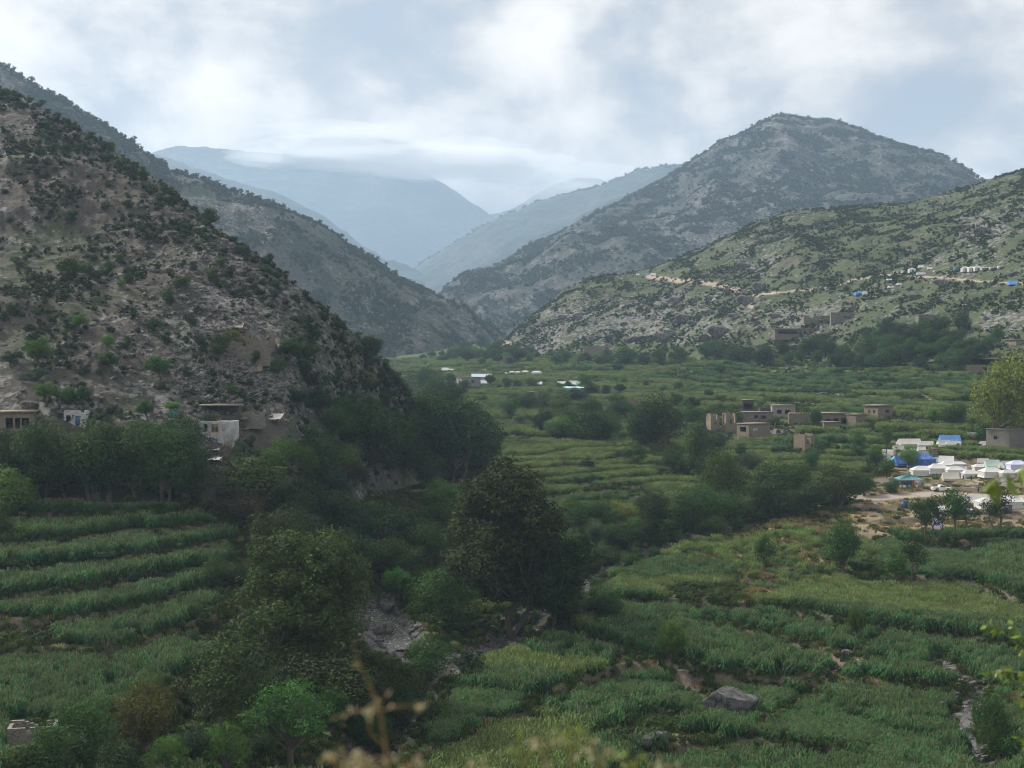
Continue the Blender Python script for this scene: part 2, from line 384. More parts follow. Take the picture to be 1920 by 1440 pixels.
# ------------------------------------------------------------------ hills lofted between a foot line and a crest line
HILLS = {}
def loft(name, crest, foot, mat, c0, c1, dc, nr, relief, rel_sc, seed, jag=0.0, jag_sc=20.0, bulge=0.0, roads=(), rocky=None, scar=None, backd=0.35, backz=0.5):
    cols_ = np.arange(c0, c1+dc, dc)
    c = np.array(crest, float); f = np.array(foot, float)
    cpy = np.interp(cols_, c[:, 0], c[:, 1]); cd = np.interp(cols_, c[:, 0], c[:, 2])
    fpy = np.interp(cols_, f[:, 0], f[:, 1]); fd = np.interp(cols_, f[:, 0], f[:, 2])
    k = max(1, int(14/dc)); ker = np.ones(2*k+1)/(2*k+1)
    sm = lambda a: np.convolve(np.pad(a, k, mode='edge'), ker, 'valid')
    cpy, cd, fpy, fd = sm(cpy), sm(cd), sm(fpy), sm(fd)
    cpy = cpy + jag*fbm(cols_/jag_sc, cols_*0+seed, octv=5, seed=seed, gain=.55)
    C = to3n(cols_, cpy, cd); Fo = to3n(cols_, fpy, fd)
    ts = np.linspace(-0.10, 1.0, nr)[:, None, None]
    P = Fo[None] + (C-Fo)[None]*ts
    b_ = np.clip(ts, 0, 1)
    P[..., 2:] += bulge*np.sin(pi*b_)*np.linalg.norm(C-Fo, axis=-1)[None, :, None]
    hgt = np.maximum(C[:, 2]-Fo[:, 2], 1)[None, :]
    x, y, z = P[..., 0], P[..., 1], P[..., 2]
    wgt = np.sin(pi*np.clip(ts[..., 0], 0, 1))**0.7*0.9 + 0.02
    rn = fbm(x/rel_sc, y/rel_sc, z/rel_sc, octv=6, seed=seed, ridge=True, gain=.5)
    r2 = fbm(x/rel_sc*6, y/rel_sc*6, z/rel_sc*6, octv=4, seed=seed+5, gain=.55)
    P[..., 2] += relief*(rn*wgt + 0.16*r2*np.minimum(wgt*3, 1)) * np.clip(hgt/60, .15, 1)
    bk = []
    for q, (bd_, bz_) in enumerate(((.02, .015), (.08, .10), (.25, .4), (.6, 1.1))):
        Bk = C.copy(); Bk[:, 1] += hgt[0]*bd_*2.2; Bk[:, 0] *= (Bk[:, 1]/C[:, 1])
        Bk[:, 2] -= hgt[0]*bz_; bk.append(Bk)
    P = np.concatenate([P, np.array(bk)], 0)
    P[-5] = C
    px, py = proj(P)
    rd = np.zeros(px.shape)
    for (pl, w) in roads:
        rd = np.maximum(rd, 1-sstep(line_dist(px, py, pl)+1.5*fbm(px/9, py/9, octv=2, seed=4), w*.6, w*1.2))
    rk = np.zeros(px.shape)
    for (cx, cy, rx, ry, wt) in (rocky or ()):
        rk = np.maximum(rk, wt*(1-sstep(np.hypot((px-cx)/rx, (py-cy)/ry), .5, 1.1)))
    me_ = mesh_np(name, P.reshape(-1, 3), grid_faces(*P.shape[:2]), True, [mat],
                  attrs={'road': ('POINT', rd), 'rocky': ('POINT', rk)})
    o = tag(link('hill' if relief < 30 else 'mountain', me_), kind='structure')
    HILLS[name] = P
    return o
print('hills...')
L1C = [(-320,20,560),(-200,60,520),(0,170,470),(60,192,460),(120,228,450),(200,268,440),(255,315,425),(300,345,415),(360,392,400),(400,425,390),(460,468,378),(510,500,370),(560,540,364),(620,590,372),(680,640,400),(730,690,425),(760,735,440),(790,775,450),(850,840,460),(880,880,465)]
L1F = [(-320,935,268),(350,932,274),(450,935,280),(540,930,292),(650,915,335),(760,895,390),(850,888,430),(880,885,440)]
loft('l1', L1C, L1F, M['left_hill'], -320, 880, 1.7, 420, 9, 60, 11, jag=5, jag_sc=30, bulge=.02,
     rocky=[(420,470,90,110,.9),(330,460,60,60,.5),(470,560,130,50,.8),(300,620,160,50,.5),(450,660,110,70,.7),(400,750,200,60,.7),(60,760,120,30,.8),(200,520,80,30,.4),(90,230,60,30,.6),(740,780,40,60,.6),(620,560,60,40,.3)],
     roads=[])
L2C = [(-320,40,1755),(0,120,1690),(60,157,1677),(130,198,1664),(200,240,1651),(240,268,1638),(290,305,1625),(330,326,1612),(430,360,1612),(520,393,1625),(600,430,1651),(680,482,1690),(740,520,1742),(800,552,1794),(870,588,1846),(930,622,1885),(990,660,1911)]
L2F = [(-320,600,1170),(400,640,1274),(700,672,1365),(830,676,1495),(930,672,1690),(990,675,1820)]
loft('l2', L2C, L2F, M['left_ridge'], -320, 990, 2.5, 260, 46, 330, 21, jag=4, jag_sc=25,
     rocky=[(750,600,120,60,.5),(870,620,60,40,.6),(450,400,120,40,.3)])
R1C = [(900,668,1180),(915,662,1190),(940,645,1200),(1000,592,1230),(1050,556,1250),(1100,524,1260),(1150,517,1270),(1210,513,1290),(1300,474,1300),(1400,425,1310),(1480,397,1320),(1600,386,1310),(1700,382,1300),(1760,370,1290),(1840,345,1270),(1920,318,1250),(2200,230,1200)]
R1F = [(900,672,1150),(930,668,1140),(1000,665,1120),(1150,668,1040),(1300,672,930),(1450,664,870),(1600,648,820),(1750,632,770),(1900,618,730),(2200,600,690)]
SCAR = [(1215,518),(1260,525),(1300,527),(1350,535),(1390,546),(1420,552)]
loft('r1', R1C, R1F, M['right_hill'], 900, 2200, 2.2, 330, 17, 130, 31, jag=3, jag_sc=30, bulge=.015,
     roads=[(SCAR, 4.5), ([(1420,552),(1560,540),(1600,524),(1660,516),(1760,520),(1830,527),(1925,532)], 1.8), ([(1395,565),(1410,572)], 7), ([(940,640),(960,650)],7)],
     rocky=[(1100,590,160,60,.8),(1280,600,120,60,.9),(1380,570,80,40,.6),(1420,490,50,40,.7),(1520,600,110,40,.9),(1700,570,160,40,.5),(1840,430,60,40,.8),(1780,500,150,40,.3),(1000,640,70,30,.8),(1880,600,60,30,.6)])
R2C = [(780,578,2800),(840,560,2870),(900,522,2940),(980,482,3010),(1060,442,3080),(1140,395,3220),(1200,362,3290),(1250,338,3332),(1300,306,3360),(1340,278,3360),(1380,262,3332),(1420,236,3290),(1440,222,3290),(1470,217,3290),(1500,222,3290),(1540,232,3290),(1580,240,3220),(1640,260,3150),(1700,276,3080),(1760,295,3010),(1800,315,2940),(1840,342,2912),(1880,370,2870),(1980,430,2800)]
R2F = [(780,582,2772),(840,612,2380),(950,655,2100),(1100,620,2100),(1400,600,2100),(1980,600,2100)]
loft('r2', R2C, R2F, M['peak'], 780, 1980, 3, 260, 105, 560, 45, jag=4, jag_sc=30,
     rocky=[(1450,330,60,140,.6),(1500,380,60,90,.6),(1360,420,90,60,.3),(1330,460,90,40,.4),(1430,240,60,20,.5)])
loft('r2b', [(1460,300,5472),(1500,232,5472),(1545,217,5472),(1590,236,5472),(1640,258,5472),(1700,290,5472),(1760,340,5472),(1900,336,5168),(1990,330,5168)], [(1460,500,4408),(1990,500,4408)], M['far'], 1460, 1990, 5, 60, 90, 900, 51, jag=2)
loft('r3a', [(760,585,5472),(830,552,5472),(900,505,5472),(950,470,5386),(1040,432,5301),(1100,402,5216),(1160,375,5130),(1200,362,5130),(1350,330,5130)], [(760,600,4959),(1350,560,4275)], M['far'], 760, 1350, 4, 160, 140, 800, 53, jag=3)
loft('r3', [(720,545,7342),(800,492,7342),(860,458,7182),(940,412,7182),(1020,382,7022),(1100,358,7022),(1180,335,6863),(1230,317,6703),(1290,312,6703),(1360,330,6703),(1500,400,6703)], [(720,590,6384),(1500,560,5426)], M['far'], 720, 1500, 4, 160, 200, 1200, 57, jag=3)
loft('l3b', [(200,260,6783),(330,305,6783),(430,338,6783),(520,362,6783),(600,402,6783),(660,445,6944),(720,490,6944),(800,545,6944),(860,590,6944)], [(200,560,5330),(860,600,6298)], M['far'], 200, 860, 5, 140, 170, 1100, 63, jag=3)
loft('l4', [(100,330,12880),(290,285,12880),(340,273,12880),(420,280,12880),(520,288,12880),(640,298,12880),(740,308,12880),(800,330,12765),(850,358,12765),(900,392,12650),(950,425,12650),(1010,470,12650)], [(100,560,10580),(1010,580,11270)], M['far'], 100, 1010, 6, 140, 330, 2200, 67, jag=3)
loft('r4', [(800,460,15640),(900,408,15640),(960,392,15640),(1010,362,15640),(1060,336,15640),(1110,332,15640),(1150,345,15640),(1250,380,15640),(1400,420,15640)], [(800,560,13800),(1400,560,13340)], M['far'], 800, 1400, 6, 60, 250, 2000, 71, jag=3)

# haze: one closed box of even, thin air round camera and scene
HS = 7500.0
hv = np.array([(x, y, z) for z in (-150, 1130) for (x, y) in ((-HS, -900), (HS, -900), (HS, 9700), (-HS, 9700))], float)
hme = mesh_np('haze', hv, np.array([(0,3,2,1),(4,5,6,7),(0,1,5,4),(1,2,6,5),(2,3,7,6),(3,0,4,7)]))
hm, t = newmat('haze')
pv = t.add('ShaderNodeVolumePrincipled'); pv.inputs['Color'].default_value = (0.57, 0.77, 1.0, 1)
pv.inputs['Density'].default_value = 1.0e-4; pv.inputs['Anisotropy'].default_value = 0.3
t.add('ShaderNodeOutputMaterial', i_Volume=pv.outputs[0])
hme.materials.append(hm)
tag(link('haze', hme), kind='stuff')

# low cloud lying on the farthest mountain, outside the haze
cm, t = newmat('cloud')
pv = t.add('ShaderNodeVolumePrincipled'); pv.inputs['Color'].default_value = (0.995, 0.997, 1.0, 1); pv.inputs['Density'].default_value = 1.0e-3; pv.inputs['Anisotropy'].default_value = 0.2
t.add('ShaderNodeOutputMaterial', i_Volume=pv.outputs[0])
crg = np.random.RandomState(14)
CLOUDS = []
for (px_, py_, rx_, rz_) in [(520,284,120,16),(700,292,150,30),(830,315,140,34),(930,325,110,26),(1030,355,90,24),(640,268,170,22),(860,300,160,28)]:
    for _ in range(4): CLOUDS.append((px_+crg.normal()*50, py_+crg.normal()*12, 10500+crg.rand()*1600, rx_*(.5+.7*crg.rand()), rz_*(.5+.8*crg.rand())))
Vs, Fs = [], []
for i, (px_, py_, d_, rx_, rz_) in enumerate(CLOUDS):
    c_ = np.array(to3(px_, py_, d_)); u_, v_ = np.meshgrid(np.linspace(0, 2*pi, 33)[:-1], np.linspace(.02, pi-.02, 17))
    D_ = np.stack([np.sin(v_)*np.cos(u_), np.sin(v_)*np.sin(u_), np.cos(v_)], -1)
    rr_ = 1+.55*fbm(D_[..., 0]*1.8+i*5, D_[..., 1]*1.8, D_[..., 2]*1.8, octv=4, seed=i)
    Pc = c_+D_*rr_[..., None]*[rx_*d_/FP, 420, rz_*d_/FP]
    nr_, nc_ = 17, 32; ii_ = np.arange(nr_-1)[:, None]*nc_; jj_ = np.arange(nc_)[None, :]; j2_ = (jj_+1) % nc_
    F_ = np.stack([ii_+jj_, ii_+nc_+jj_, ii_+nc_+j2_, ii_+j2_], -1).reshape(-1, 4)
    top_, bot_ = Pc[0].mean(0), Pc[-1].mean(0); V_ = np.r_[Pc.reshape(-1, 3), [top_, bot_]]; k_ = nr_*nc_
    cap = np.array([[k_, a_, (a_+1) % nc_, (a_+1) % nc_] for a_ in range(nc_)]+[[k_+1, k_-nc_+(a_+1) % nc_, k_-nc_+a_, k_-nc_+a_] for a_ in range(nc_)])
    me_ = mesh_np('cloud', V_, [F_, cap[:, :3]], True, [cm]); tag(link('cloud', me_), kind='stuff')
# ------------------------------------------------------------------ plants: materials and prototypes
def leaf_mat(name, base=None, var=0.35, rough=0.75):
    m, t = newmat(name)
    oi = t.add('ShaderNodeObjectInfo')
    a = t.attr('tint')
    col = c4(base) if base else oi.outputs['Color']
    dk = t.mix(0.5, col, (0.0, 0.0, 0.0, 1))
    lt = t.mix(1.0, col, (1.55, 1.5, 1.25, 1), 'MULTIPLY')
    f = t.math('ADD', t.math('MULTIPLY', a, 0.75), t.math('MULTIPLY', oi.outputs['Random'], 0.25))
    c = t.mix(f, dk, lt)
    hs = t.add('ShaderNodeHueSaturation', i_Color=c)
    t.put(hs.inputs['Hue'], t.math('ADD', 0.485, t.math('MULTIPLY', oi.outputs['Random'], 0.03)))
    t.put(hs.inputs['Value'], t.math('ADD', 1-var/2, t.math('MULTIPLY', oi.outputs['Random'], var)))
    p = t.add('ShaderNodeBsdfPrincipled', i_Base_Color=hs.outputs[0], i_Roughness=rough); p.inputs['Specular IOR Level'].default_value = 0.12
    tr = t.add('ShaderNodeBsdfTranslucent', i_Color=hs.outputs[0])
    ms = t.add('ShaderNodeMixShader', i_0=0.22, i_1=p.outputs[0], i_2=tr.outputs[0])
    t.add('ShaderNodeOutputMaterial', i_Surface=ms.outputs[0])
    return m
M['leaf'] = leaf_mat('leaves')
M['maize'] = leaf_mat('maize_leaves', (.046,.110,.042), .5)
M['maize_pale'] = leaf_mat('maize_pale_leaves', (.11,.165,.050), .5)  # paler yellow-green maize, picked more often in the farther fields
M['tassel'] = leaf_mat('maize_tassels', (.17,.19,.11), .4)
M['scrub_dark'] = leaf_mat('scrub_dark', (.030,.048,.028), .5)
M['scrub_olive'] = leaf_mat('scrub_olive', (.050,.068,.033), .5)
M['grass'] = leaf_mat('grass', (.055,.085,.025), .5)
M['straw'] = leaf_mat('straw', (.20,.165,.085), .4)
m, t = newmat('bark'); M['bark'] = m
g = t.add('ShaderNodeTexCoord').outputs['Object']
principled(t, t.mix(t.noise(g, 3.0, 4, .7), (.05,.042,.034,1), (.15,.13,.11,1)), .95, t.noise(g, 8, 3), .6, .05)
def rock_mat(name, c0, c1):
    m, t = newmat(name)
    g = t.add('ShaderNodeTexCoord').outputs['Object']; r = t.add('ShaderNodeObjectInfo').outputs['Random']
    a = t.noise(g, 1.4, 6, .7, .6); b = t.noise(g, 7, 5, .7); ck = t.math('ABSOLUTE', t.math('SUBTRACT', t.noise(g, 1.1, 5, .6, 1.2), .5))
    c = t.mix(t.ss(t.math('ADD', t.math('MULTIPLY', a, .65), t.math('MULTIPLY', b, .35)), .38, .62), c4(c0), c4(c1))
    c = t.mix(t.ss(ck, 0, .025), c4([v*.35 for v in c0]), c)
    hs = t.add('ShaderNodeHueSaturation', i_Color=c); t.put(hs.inputs['Value'], t.math('ADD', .75, t.math('MULTIPLY', r, .5)))
    principled(t, hs.outputs[0], .9, t.math('ADD', a, t.math('MULTIPLY', b, .3)), .8, .15)
    return m
M['rock'] = rock_mat('rock', (.062,.060,.057), (.20,.193,.182))
M['rock_dark'] = rock_mat('rock_dark', (.045,.044,.045), (.135,.132,.13))

rs = np.random.RandomState
def unit(n_, rng):
    v = rng.normal(size=(n_, 3)); return v/np.linalg.norm(v, axis=1)[:, None]
def leaves(Pn, Nn, size, rng, asp=0.55):
    """kite-shaped leaf faces at points P with normals N"""
    n_ = len(Pn); r = unit(n_, rng)
    T = np.cross(Nn, r); T /= np.linalg.norm(T, axis=1)[:, None]+1e-9
    B = np.cross(Nn, T)
    s = (size*(0.6+0.8*rng.rand(n_)))[:, None]
    V = np.stack([Pn-T*s*.5, Pn+B*s*asp*.5+T*s*.05, Pn+T*s*.55-Nn*s*.12, Pn-B*s*asp*.5+T*s*.05], 1)
    return V.reshape(-1, 3), np.arange(n_*4).reshape(-1, 4)
def tube(pts, rad, k=6):
    pts = np.asarray(pts, float); m_ = len(pts)
    d = np.gradient(pts, axis=0); d /= np.linalg.norm(d, axis=1)[:, None]+1e-9
    up = np.where(np.abs(d[:, 2:]) > .9, [[1., 0, 0]], [[0, 0, 1.]])
    a = np.cross(d, up); a /= np.linalg.norm(a, axis=1)[:, None]; b = np.cross(d, a)
    th = np.arange(k)/k*2*pi
    V = pts[:, None]+np.asarray(rad)[:, None, None]*(np.cos(th)[None, :, None]*a[:, None]+np.sin(th)[None, :, None]*b[:, None])
    i = np.arange(m_-1)[:, None]*k; j = np.arange(k)[None, :]; j2 = (j+1) % k
    F = np.stack([i+j, i+j2, i+k+j2, i+k+j], -1).reshape(-1, 4)
    return V.reshape(-1, 3), F
def join(parts):
    Vs, Fs = [], []; o = 0
    for V, F in parts: Vs.append(V); Fs.append(F+o); o += len(V)
    return np.concatenate(Vs), np.concatenate(Fs)
def crown_tree(seed, h, w, trunk=0.3, nl=18, lr=0.30, leaf=0.4, n_=9000, top=0.0, low=0.3, tr=0.035, stems=1, rag=0.25):
    """round-crowned tree: trunk and limbs that carry lobes of leaves; returns two meshes"""
    rng = rs(seed); cz = h*(low+1)/2; rz = h*(1-low)/2; rx = w/2
    L = []; Rr = []
    for i in range(nl):
        for _ in range(30):
            d = unit(1, rng)[0]; q = rng.rand()**.45
            c = np.array([d[0]*rx*q*.78, d[1]*rx*q*.78, cz+d[2]*rz*q*.8])
            if top: c[:2] *= 1 - top*max(0, (c[2]-cz)/rz)
            if all(np.linalg.norm((c-o)/[rx, rx, rz]) > .30 for o in L): break
        L.append(c); Rr.append(w*lr*(0.6+.6*rng.rand()))
    L = np.array(L); Rr = np.array(Rr)
    pr = Rr**2/np.sum(Rr**2); li = rng.choice(nl, n_, p=pr)
    D = unit(n_, rng); D[:, 2] = D[:, 2]*.9+.12
    # uneven lobe surface with tufts
    bump = 1 + rag*fbm(D[:, 0]*2.2+li*7.1, D[:, 1]*2.2+li*3.3, D[:, 2]*2.2, octv=3, seed=seed)*1.6
    rr = Rr[li]*bump*(0.45+0.6*rng.rand(n_)**.55)
    Pn = L[li]+D*rr[:, None]*[1, 1, .82]
    keep = Pn[:, 2] > h*.05; Pn, D, li = Pn[keep], D[keep], li[keep]
    gapn = fbm(Pn[:, 0]/(w*.07), Pn[:, 1]/(w*.07), Pn[:, 2]/(w*.07), octv=2, seed=seed+3)
    keep = gapn > -.22; Pn, D, li, gapn = Pn[keep], D[keep], li[keep], gapn[keep]
    N_ = D + .75*unit(len(D), rng); N_[:, 2] += .25; N_ /= np.linalg.norm(N_, axis=1)[:, None]
    V, F = leaves(Pn, N_, leaf, rng)
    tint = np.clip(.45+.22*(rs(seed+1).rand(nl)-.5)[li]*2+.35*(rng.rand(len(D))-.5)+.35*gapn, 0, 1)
    parts = []
    base = np.array([0, 0, -h*.03])
    for s_ in range(stems):
        a = rng.rand()*6.28; sp = 0 if stems == 1 else w*.10
        off = np.array([math.cos(a), math.sin(a), 0])*sp
        tp = np.array([off[0]*1.6+rng.normal()*w*.03, off[1]*1.6+rng.normal()*w*.03, h*trunk])
        mid_ = tp*.5+base*.5+rng.normal(size=3)*[w*.02, w*.02, 0]
        r0 = h*tr/math.sqrt(stems)
        parts.append(tube([base+off*.5, mid_, tp], [r0*1.25, r0*.95, r0*.8], 8))
        for i in range(s_, nl, stems):
            c = L[i]; st = tp*(1-.3*rng.rand()) if c[2] < cz else tp
            m1 = st*.45+c*.55+[0, 0, -.02*h]+rng.normal(size=3)*w*.03
            parts.append(tube([st, m1, c], [r0*.5, r0*.28, r0*.08], 5))
            for _ in range(3):
                e = c+unit(1, rng)[0]*Rr[i]*.8
                parts.append(tube([m1*.5+c*.5, (c+e)/2, e], [r0*.16, r0*.1, r0*.04], 4))
    VT, FT = join(parts)
    return (mesh_np('crown', V, F, False, [M['leaf']], attrs={'tint': ('FACE', tint)}), mesh_np('trunk', VT, FT, True, [M['bark']]), h, w)
def spray_tree(seed, h, w, trunk=0.25, ns=40, leaf=0.28, n_=6000, tr=0.03, spread=0.5, bare=0.3, droop=0.15):
    """coppiced willow or mulberry: a short trunk and many upright shoots clothed in leaves"""
    rng = rs(seed); parts = []; tp = np.array([rng.normal()*.03*w, rng.normal()*.03*w, h*trunk]); r0 = h*tr
    parts.append(tube([[0, 0, -h*.03], tp*.55, tp], [r0*1.3, r0, r0*1.05], 8))
    Pn = []; N_ = []; T_ = []; per = n_//ns
    for i in range(ns):
        a = rng.rand()*6.28; s = rng.rand()**.6*w/2; e = np.array([math.cos(a)*s, math.sin(a)*s, h*(1-.28*(s/(w/2))**2-.18*rng.rand())])
        st = tp+[math.cos(a)*r0, math.sin(a)*r0, rng.rand()*h*.05]
        c1 = st*.5+e*.5; c1[:2] = st[:2]*.35+e[:2]*.65; c1[2] += droop*h*.3
        tt = np.linspace(0, 1, 5)[:, None]; cu = (1-tt)**2*st+2*tt*(1-tt)*c1+tt**2*e
        parts.append(tube(cu, np.linspace(r0*.35, r0*.05, 5), 4))
        q = bare+(1-bare)*rng.rand(per)**.8; q = q[:, None]
        pp = (1-q)**2*st+2*q*(1-q)*c1+q**2*e+rng.normal(size=(per, 3))*w*.045
        dr = 2*(1-q)*(c1-st)+2*q*(e-c1); dr /= np.linalg.norm(dr, axis=1)[:, None]
        Pn.append(pp); nn_ = np.cross(dr, unit(per, rng))+.3*unit(per, rng); N_.append(nn_); T_.append(np.full(per, rng.rand()))
    Pn = np.concatenate(Pn); N_ = np.concatenate(N_); N_[:, 2] += .3; N_ /= np.linalg.norm(N_, axis=1)[:, None]+1e-9
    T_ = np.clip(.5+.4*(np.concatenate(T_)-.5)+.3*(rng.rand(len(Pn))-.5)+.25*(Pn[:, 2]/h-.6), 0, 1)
    V, F = leaves(Pn, N_, leaf, rng, .42); VT, FT = join(parts)
    return (mesh_np('crown', V, F, False, [M['leaf']], attrs={'tint': ('FACE', T_)}), mesh_np('trunk', VT, FT, True, [M['bark']]), h, w)
print('trees...')
PROTO = {
 'round0': crown_tree(101, 10, 10, .22, 17, .26, .34, 9000, low=.12),
 'round1': crown_tree(102, 10, 9, .24, 14, .28, .34, 8000, low=.15, top=.3),
 'round2': crown_tree(103, 10, 11, .2, 20, .23, .34, 9500, low=.1, stems=2),
 'tall0': crown_tree(104, 12, 7, .25, 16, .30, .34, 8000, low=.12, top=.3),
 'tall1': crown_tree(105, 12, 6.5, .25, 14, .32, .34, 7500, low=.16, top=.45),
 'loose0': crown_tree(106, 7, 5, .38, 10, .22, .28, 3000, low=.34, tr=.025, rag=.5),
 'loose1': crown_tree(107, 8, 5, .36, 12, .19, .26, 2600, low=.3, tr=.022, stems=2, rag=.5),
 'willow0': spray_tree(108, 6, 5, .26, 46, .26, 7000),
 'willow1': spray_tree(109, 6, 6.5, .12, 60, .26, 8000, bare=.15),
 'acacia0': crown_tree(110, 9, 9, .26, 24, .16, .24, 9000, low=.3, rag=.6),
 'bush0': crown_tree(111, 3, 3.2, .1, 9, .27, .20, 2200, low=-.02, tr=.03),
 'bush1': crown_tree(112, 3, 3.8, .1, 11, .24, .20, 2400, low=-.05, tr=.03, rag=.45),
 'bush2': crown_tree(113, 3, 2.6, .15, 7, .32, .20, 1800, low=.02, tr=.035),
 'small0': crown_tree(114, 5, 4.6, .3, 12, .24, .24, 3600, low=.22, tr=.03),
 'small1': crown_tree(115, 5, 4.0, .33, 9, .28, .24, 3200, low=.25, tr=.03, stems=2),
 'bare0': crown_tree(116, 6, 4.5, .35, 16, .16, .2, 420, low=.3, tr=.022),
 'plane0': crown_tree(117, 27, 25, .20, 44, .155, .50, 60000, low=.03, tr=.022, stems=3, rag=.4, top=.1),
 'plane1': crown_tree(118, 30, 22, .20, 40, .165, .50, 56000, low=.08, tr=.022, stems=2, rag=.45, top=.5),
 'plane2': crown_tree(119, 17, 16, .2, 30, .18, .40, 30000, low=.04, tr=.025, rag=.4),
}

# ------------------------------------------------------------------ dense ground cover by instancing
def low_bush(seed, h, w, n_, leaf, mat):
    me_ = crown_tree(seed, h, w, .1, 6, .3, leaf, n_, low=-.1, rag=.4)[0]
    me_.materials.clear(); me_.materials.append(mat); return me_
def maize_patch(seed, size, n_, h, mat, nl=8, lw=.07):
    """a square of maize: stalks with long arching leaves and a pale tassel"""
    rng = rs(seed); Vs = []; mi = []; tint = []
    for i in range(n_):
        x, y = (rng.rand(2)-.5)*size; hh = h*(.85+.3*rng.rand()); a0 = rng.rand()*6.28; tv = rng.rand()
        w_ = .03*h/2.2
        Vs.append([[x-w_, y, -.2], [x+w_, y, -.2], [x+w_*.6, y, hh*.9], [x-w_*.6, y, hh*.9]]); mi.append(0); tint.append(.3)
        for k in range(nl):
            a = a0+k*2.4; z = hh*(.15+.75*(k/nl)); L_ = hh*(.34+.12*rng.rand()); c_, s_ = math.cos(a), math.sin(a)
            bx, by = -s_*lw, c_*lw
            p0 = np.array([x, y, z]); p1 = p0+[c_*L_*.5, s_*L_*.5, L_*.55]; p2 = p0+[c_*L_, s_*L_, L_*(.25-.3*rng.rand())]
            b = np.array([bx, by, 0])
            Vs.append([p0-b*.5, p0+b*.5, p1+b, p1-b]); Vs.append([p1-b, p1+b, p2+b*.25, p2-b*.25]); mi += [0, 0]
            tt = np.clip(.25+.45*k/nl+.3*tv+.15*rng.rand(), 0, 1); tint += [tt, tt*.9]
        t0 = np.array([x, y, hh*.88])
        for k in range(2):
            a = rng.rand()*3.14; b = np.array([math.cos(a), math.sin(a), 0])*.05*h/2.2
            Vs.append([t0-b*.6, t0+b*.6, t0+b*1.6+[0, 0, .22*h], t0-b*1.6+[0, 0, .2*h]]); mi.append(1); tint.append(.4+.4*tv)
    V = np.array(Vs).reshape(-1, 3); F = np.arange(len(V)).reshape(-1, 4)
    return mesh_np('maize_patch', V, F, False, [mat, M['tassel']], mi, {'tint': ('FACE', tint)})
def grass_patch(seed, size, n_, h, mat):
    rng = rs(seed); p = np.c_[(rng.rand(n_, 2)-.5)*size, np.zeros(n_)]; a = rng.rand(n_)*6.28; l = h*(.5+rng.rand(n_))
    d = np.c_[np.cos(a), np.sin(a), np.zeros(n_)]; b = np.c_[-np.sin(a), np.cos(a), np.zeros(n_)]*.10*(h/.5)
    lean = (rng.rand(n_)*.7)[:, None]
    tip = p+d*l[:, None]*lean+[0, 0, 1]*l[:, None]
    V = np.stack([p-b-[0, 0, .1], p+b-[0, 0, .1], tip+b*.2, tip-b*.2], 1).reshape(-1, 3)
    return mesh_np('grass_patch', V, np.arange(n_*4).reshape(-1, 4), False, [mat], attrs={'tint': ('FACE', rng.rand(n_))})
def rock_mesh(seed, sub=3, mat='rock', flat=.7, amp=.42):
    import bmesh
    bm = bmesh.new(); bmesh.ops.create_icosphere(bm, subdivisions=sub, radius=1)
    co = np.array([v.co[:] for v in bm.verts]); rng = rs(seed)
    # cut planes for facets, then noise
    for k in range(12):
        d = unit(1, rng)[0]; lim = .52+.32*rng.rand(); e = co@d
        co = co - np.clip(e-lim, 0, None)[:, None]*d*.9
    nz = fbm(co[:, 0]*1.6+seed, co[:, 1]*1.6, co[:, 2]*1.6+9, octv=4, seed=seed)
    rd_ = fbm(co[:, 0]*3+seed, co[:, 1]*3, co[:, 2]*5, octv=4, seed=seed+1, ridge=True)
    co = co*(1+amp*.6*nz-(.10*np.clip(rd_, 0, 1) if sub > 2 else 0))[:, None]; co[:, 2] *= flat; co[:, 0] *= 1.25
    for v, c in zip(bm.verts, co): v.co = c
    me_ = bpy.data.meshes.new('rock'); bm.to_mesh(me_); bm.free()
    me_.materials.append(M[mat])
    for p_ in me_.polygons: p_.use_smooth = sub > 2
    return me_
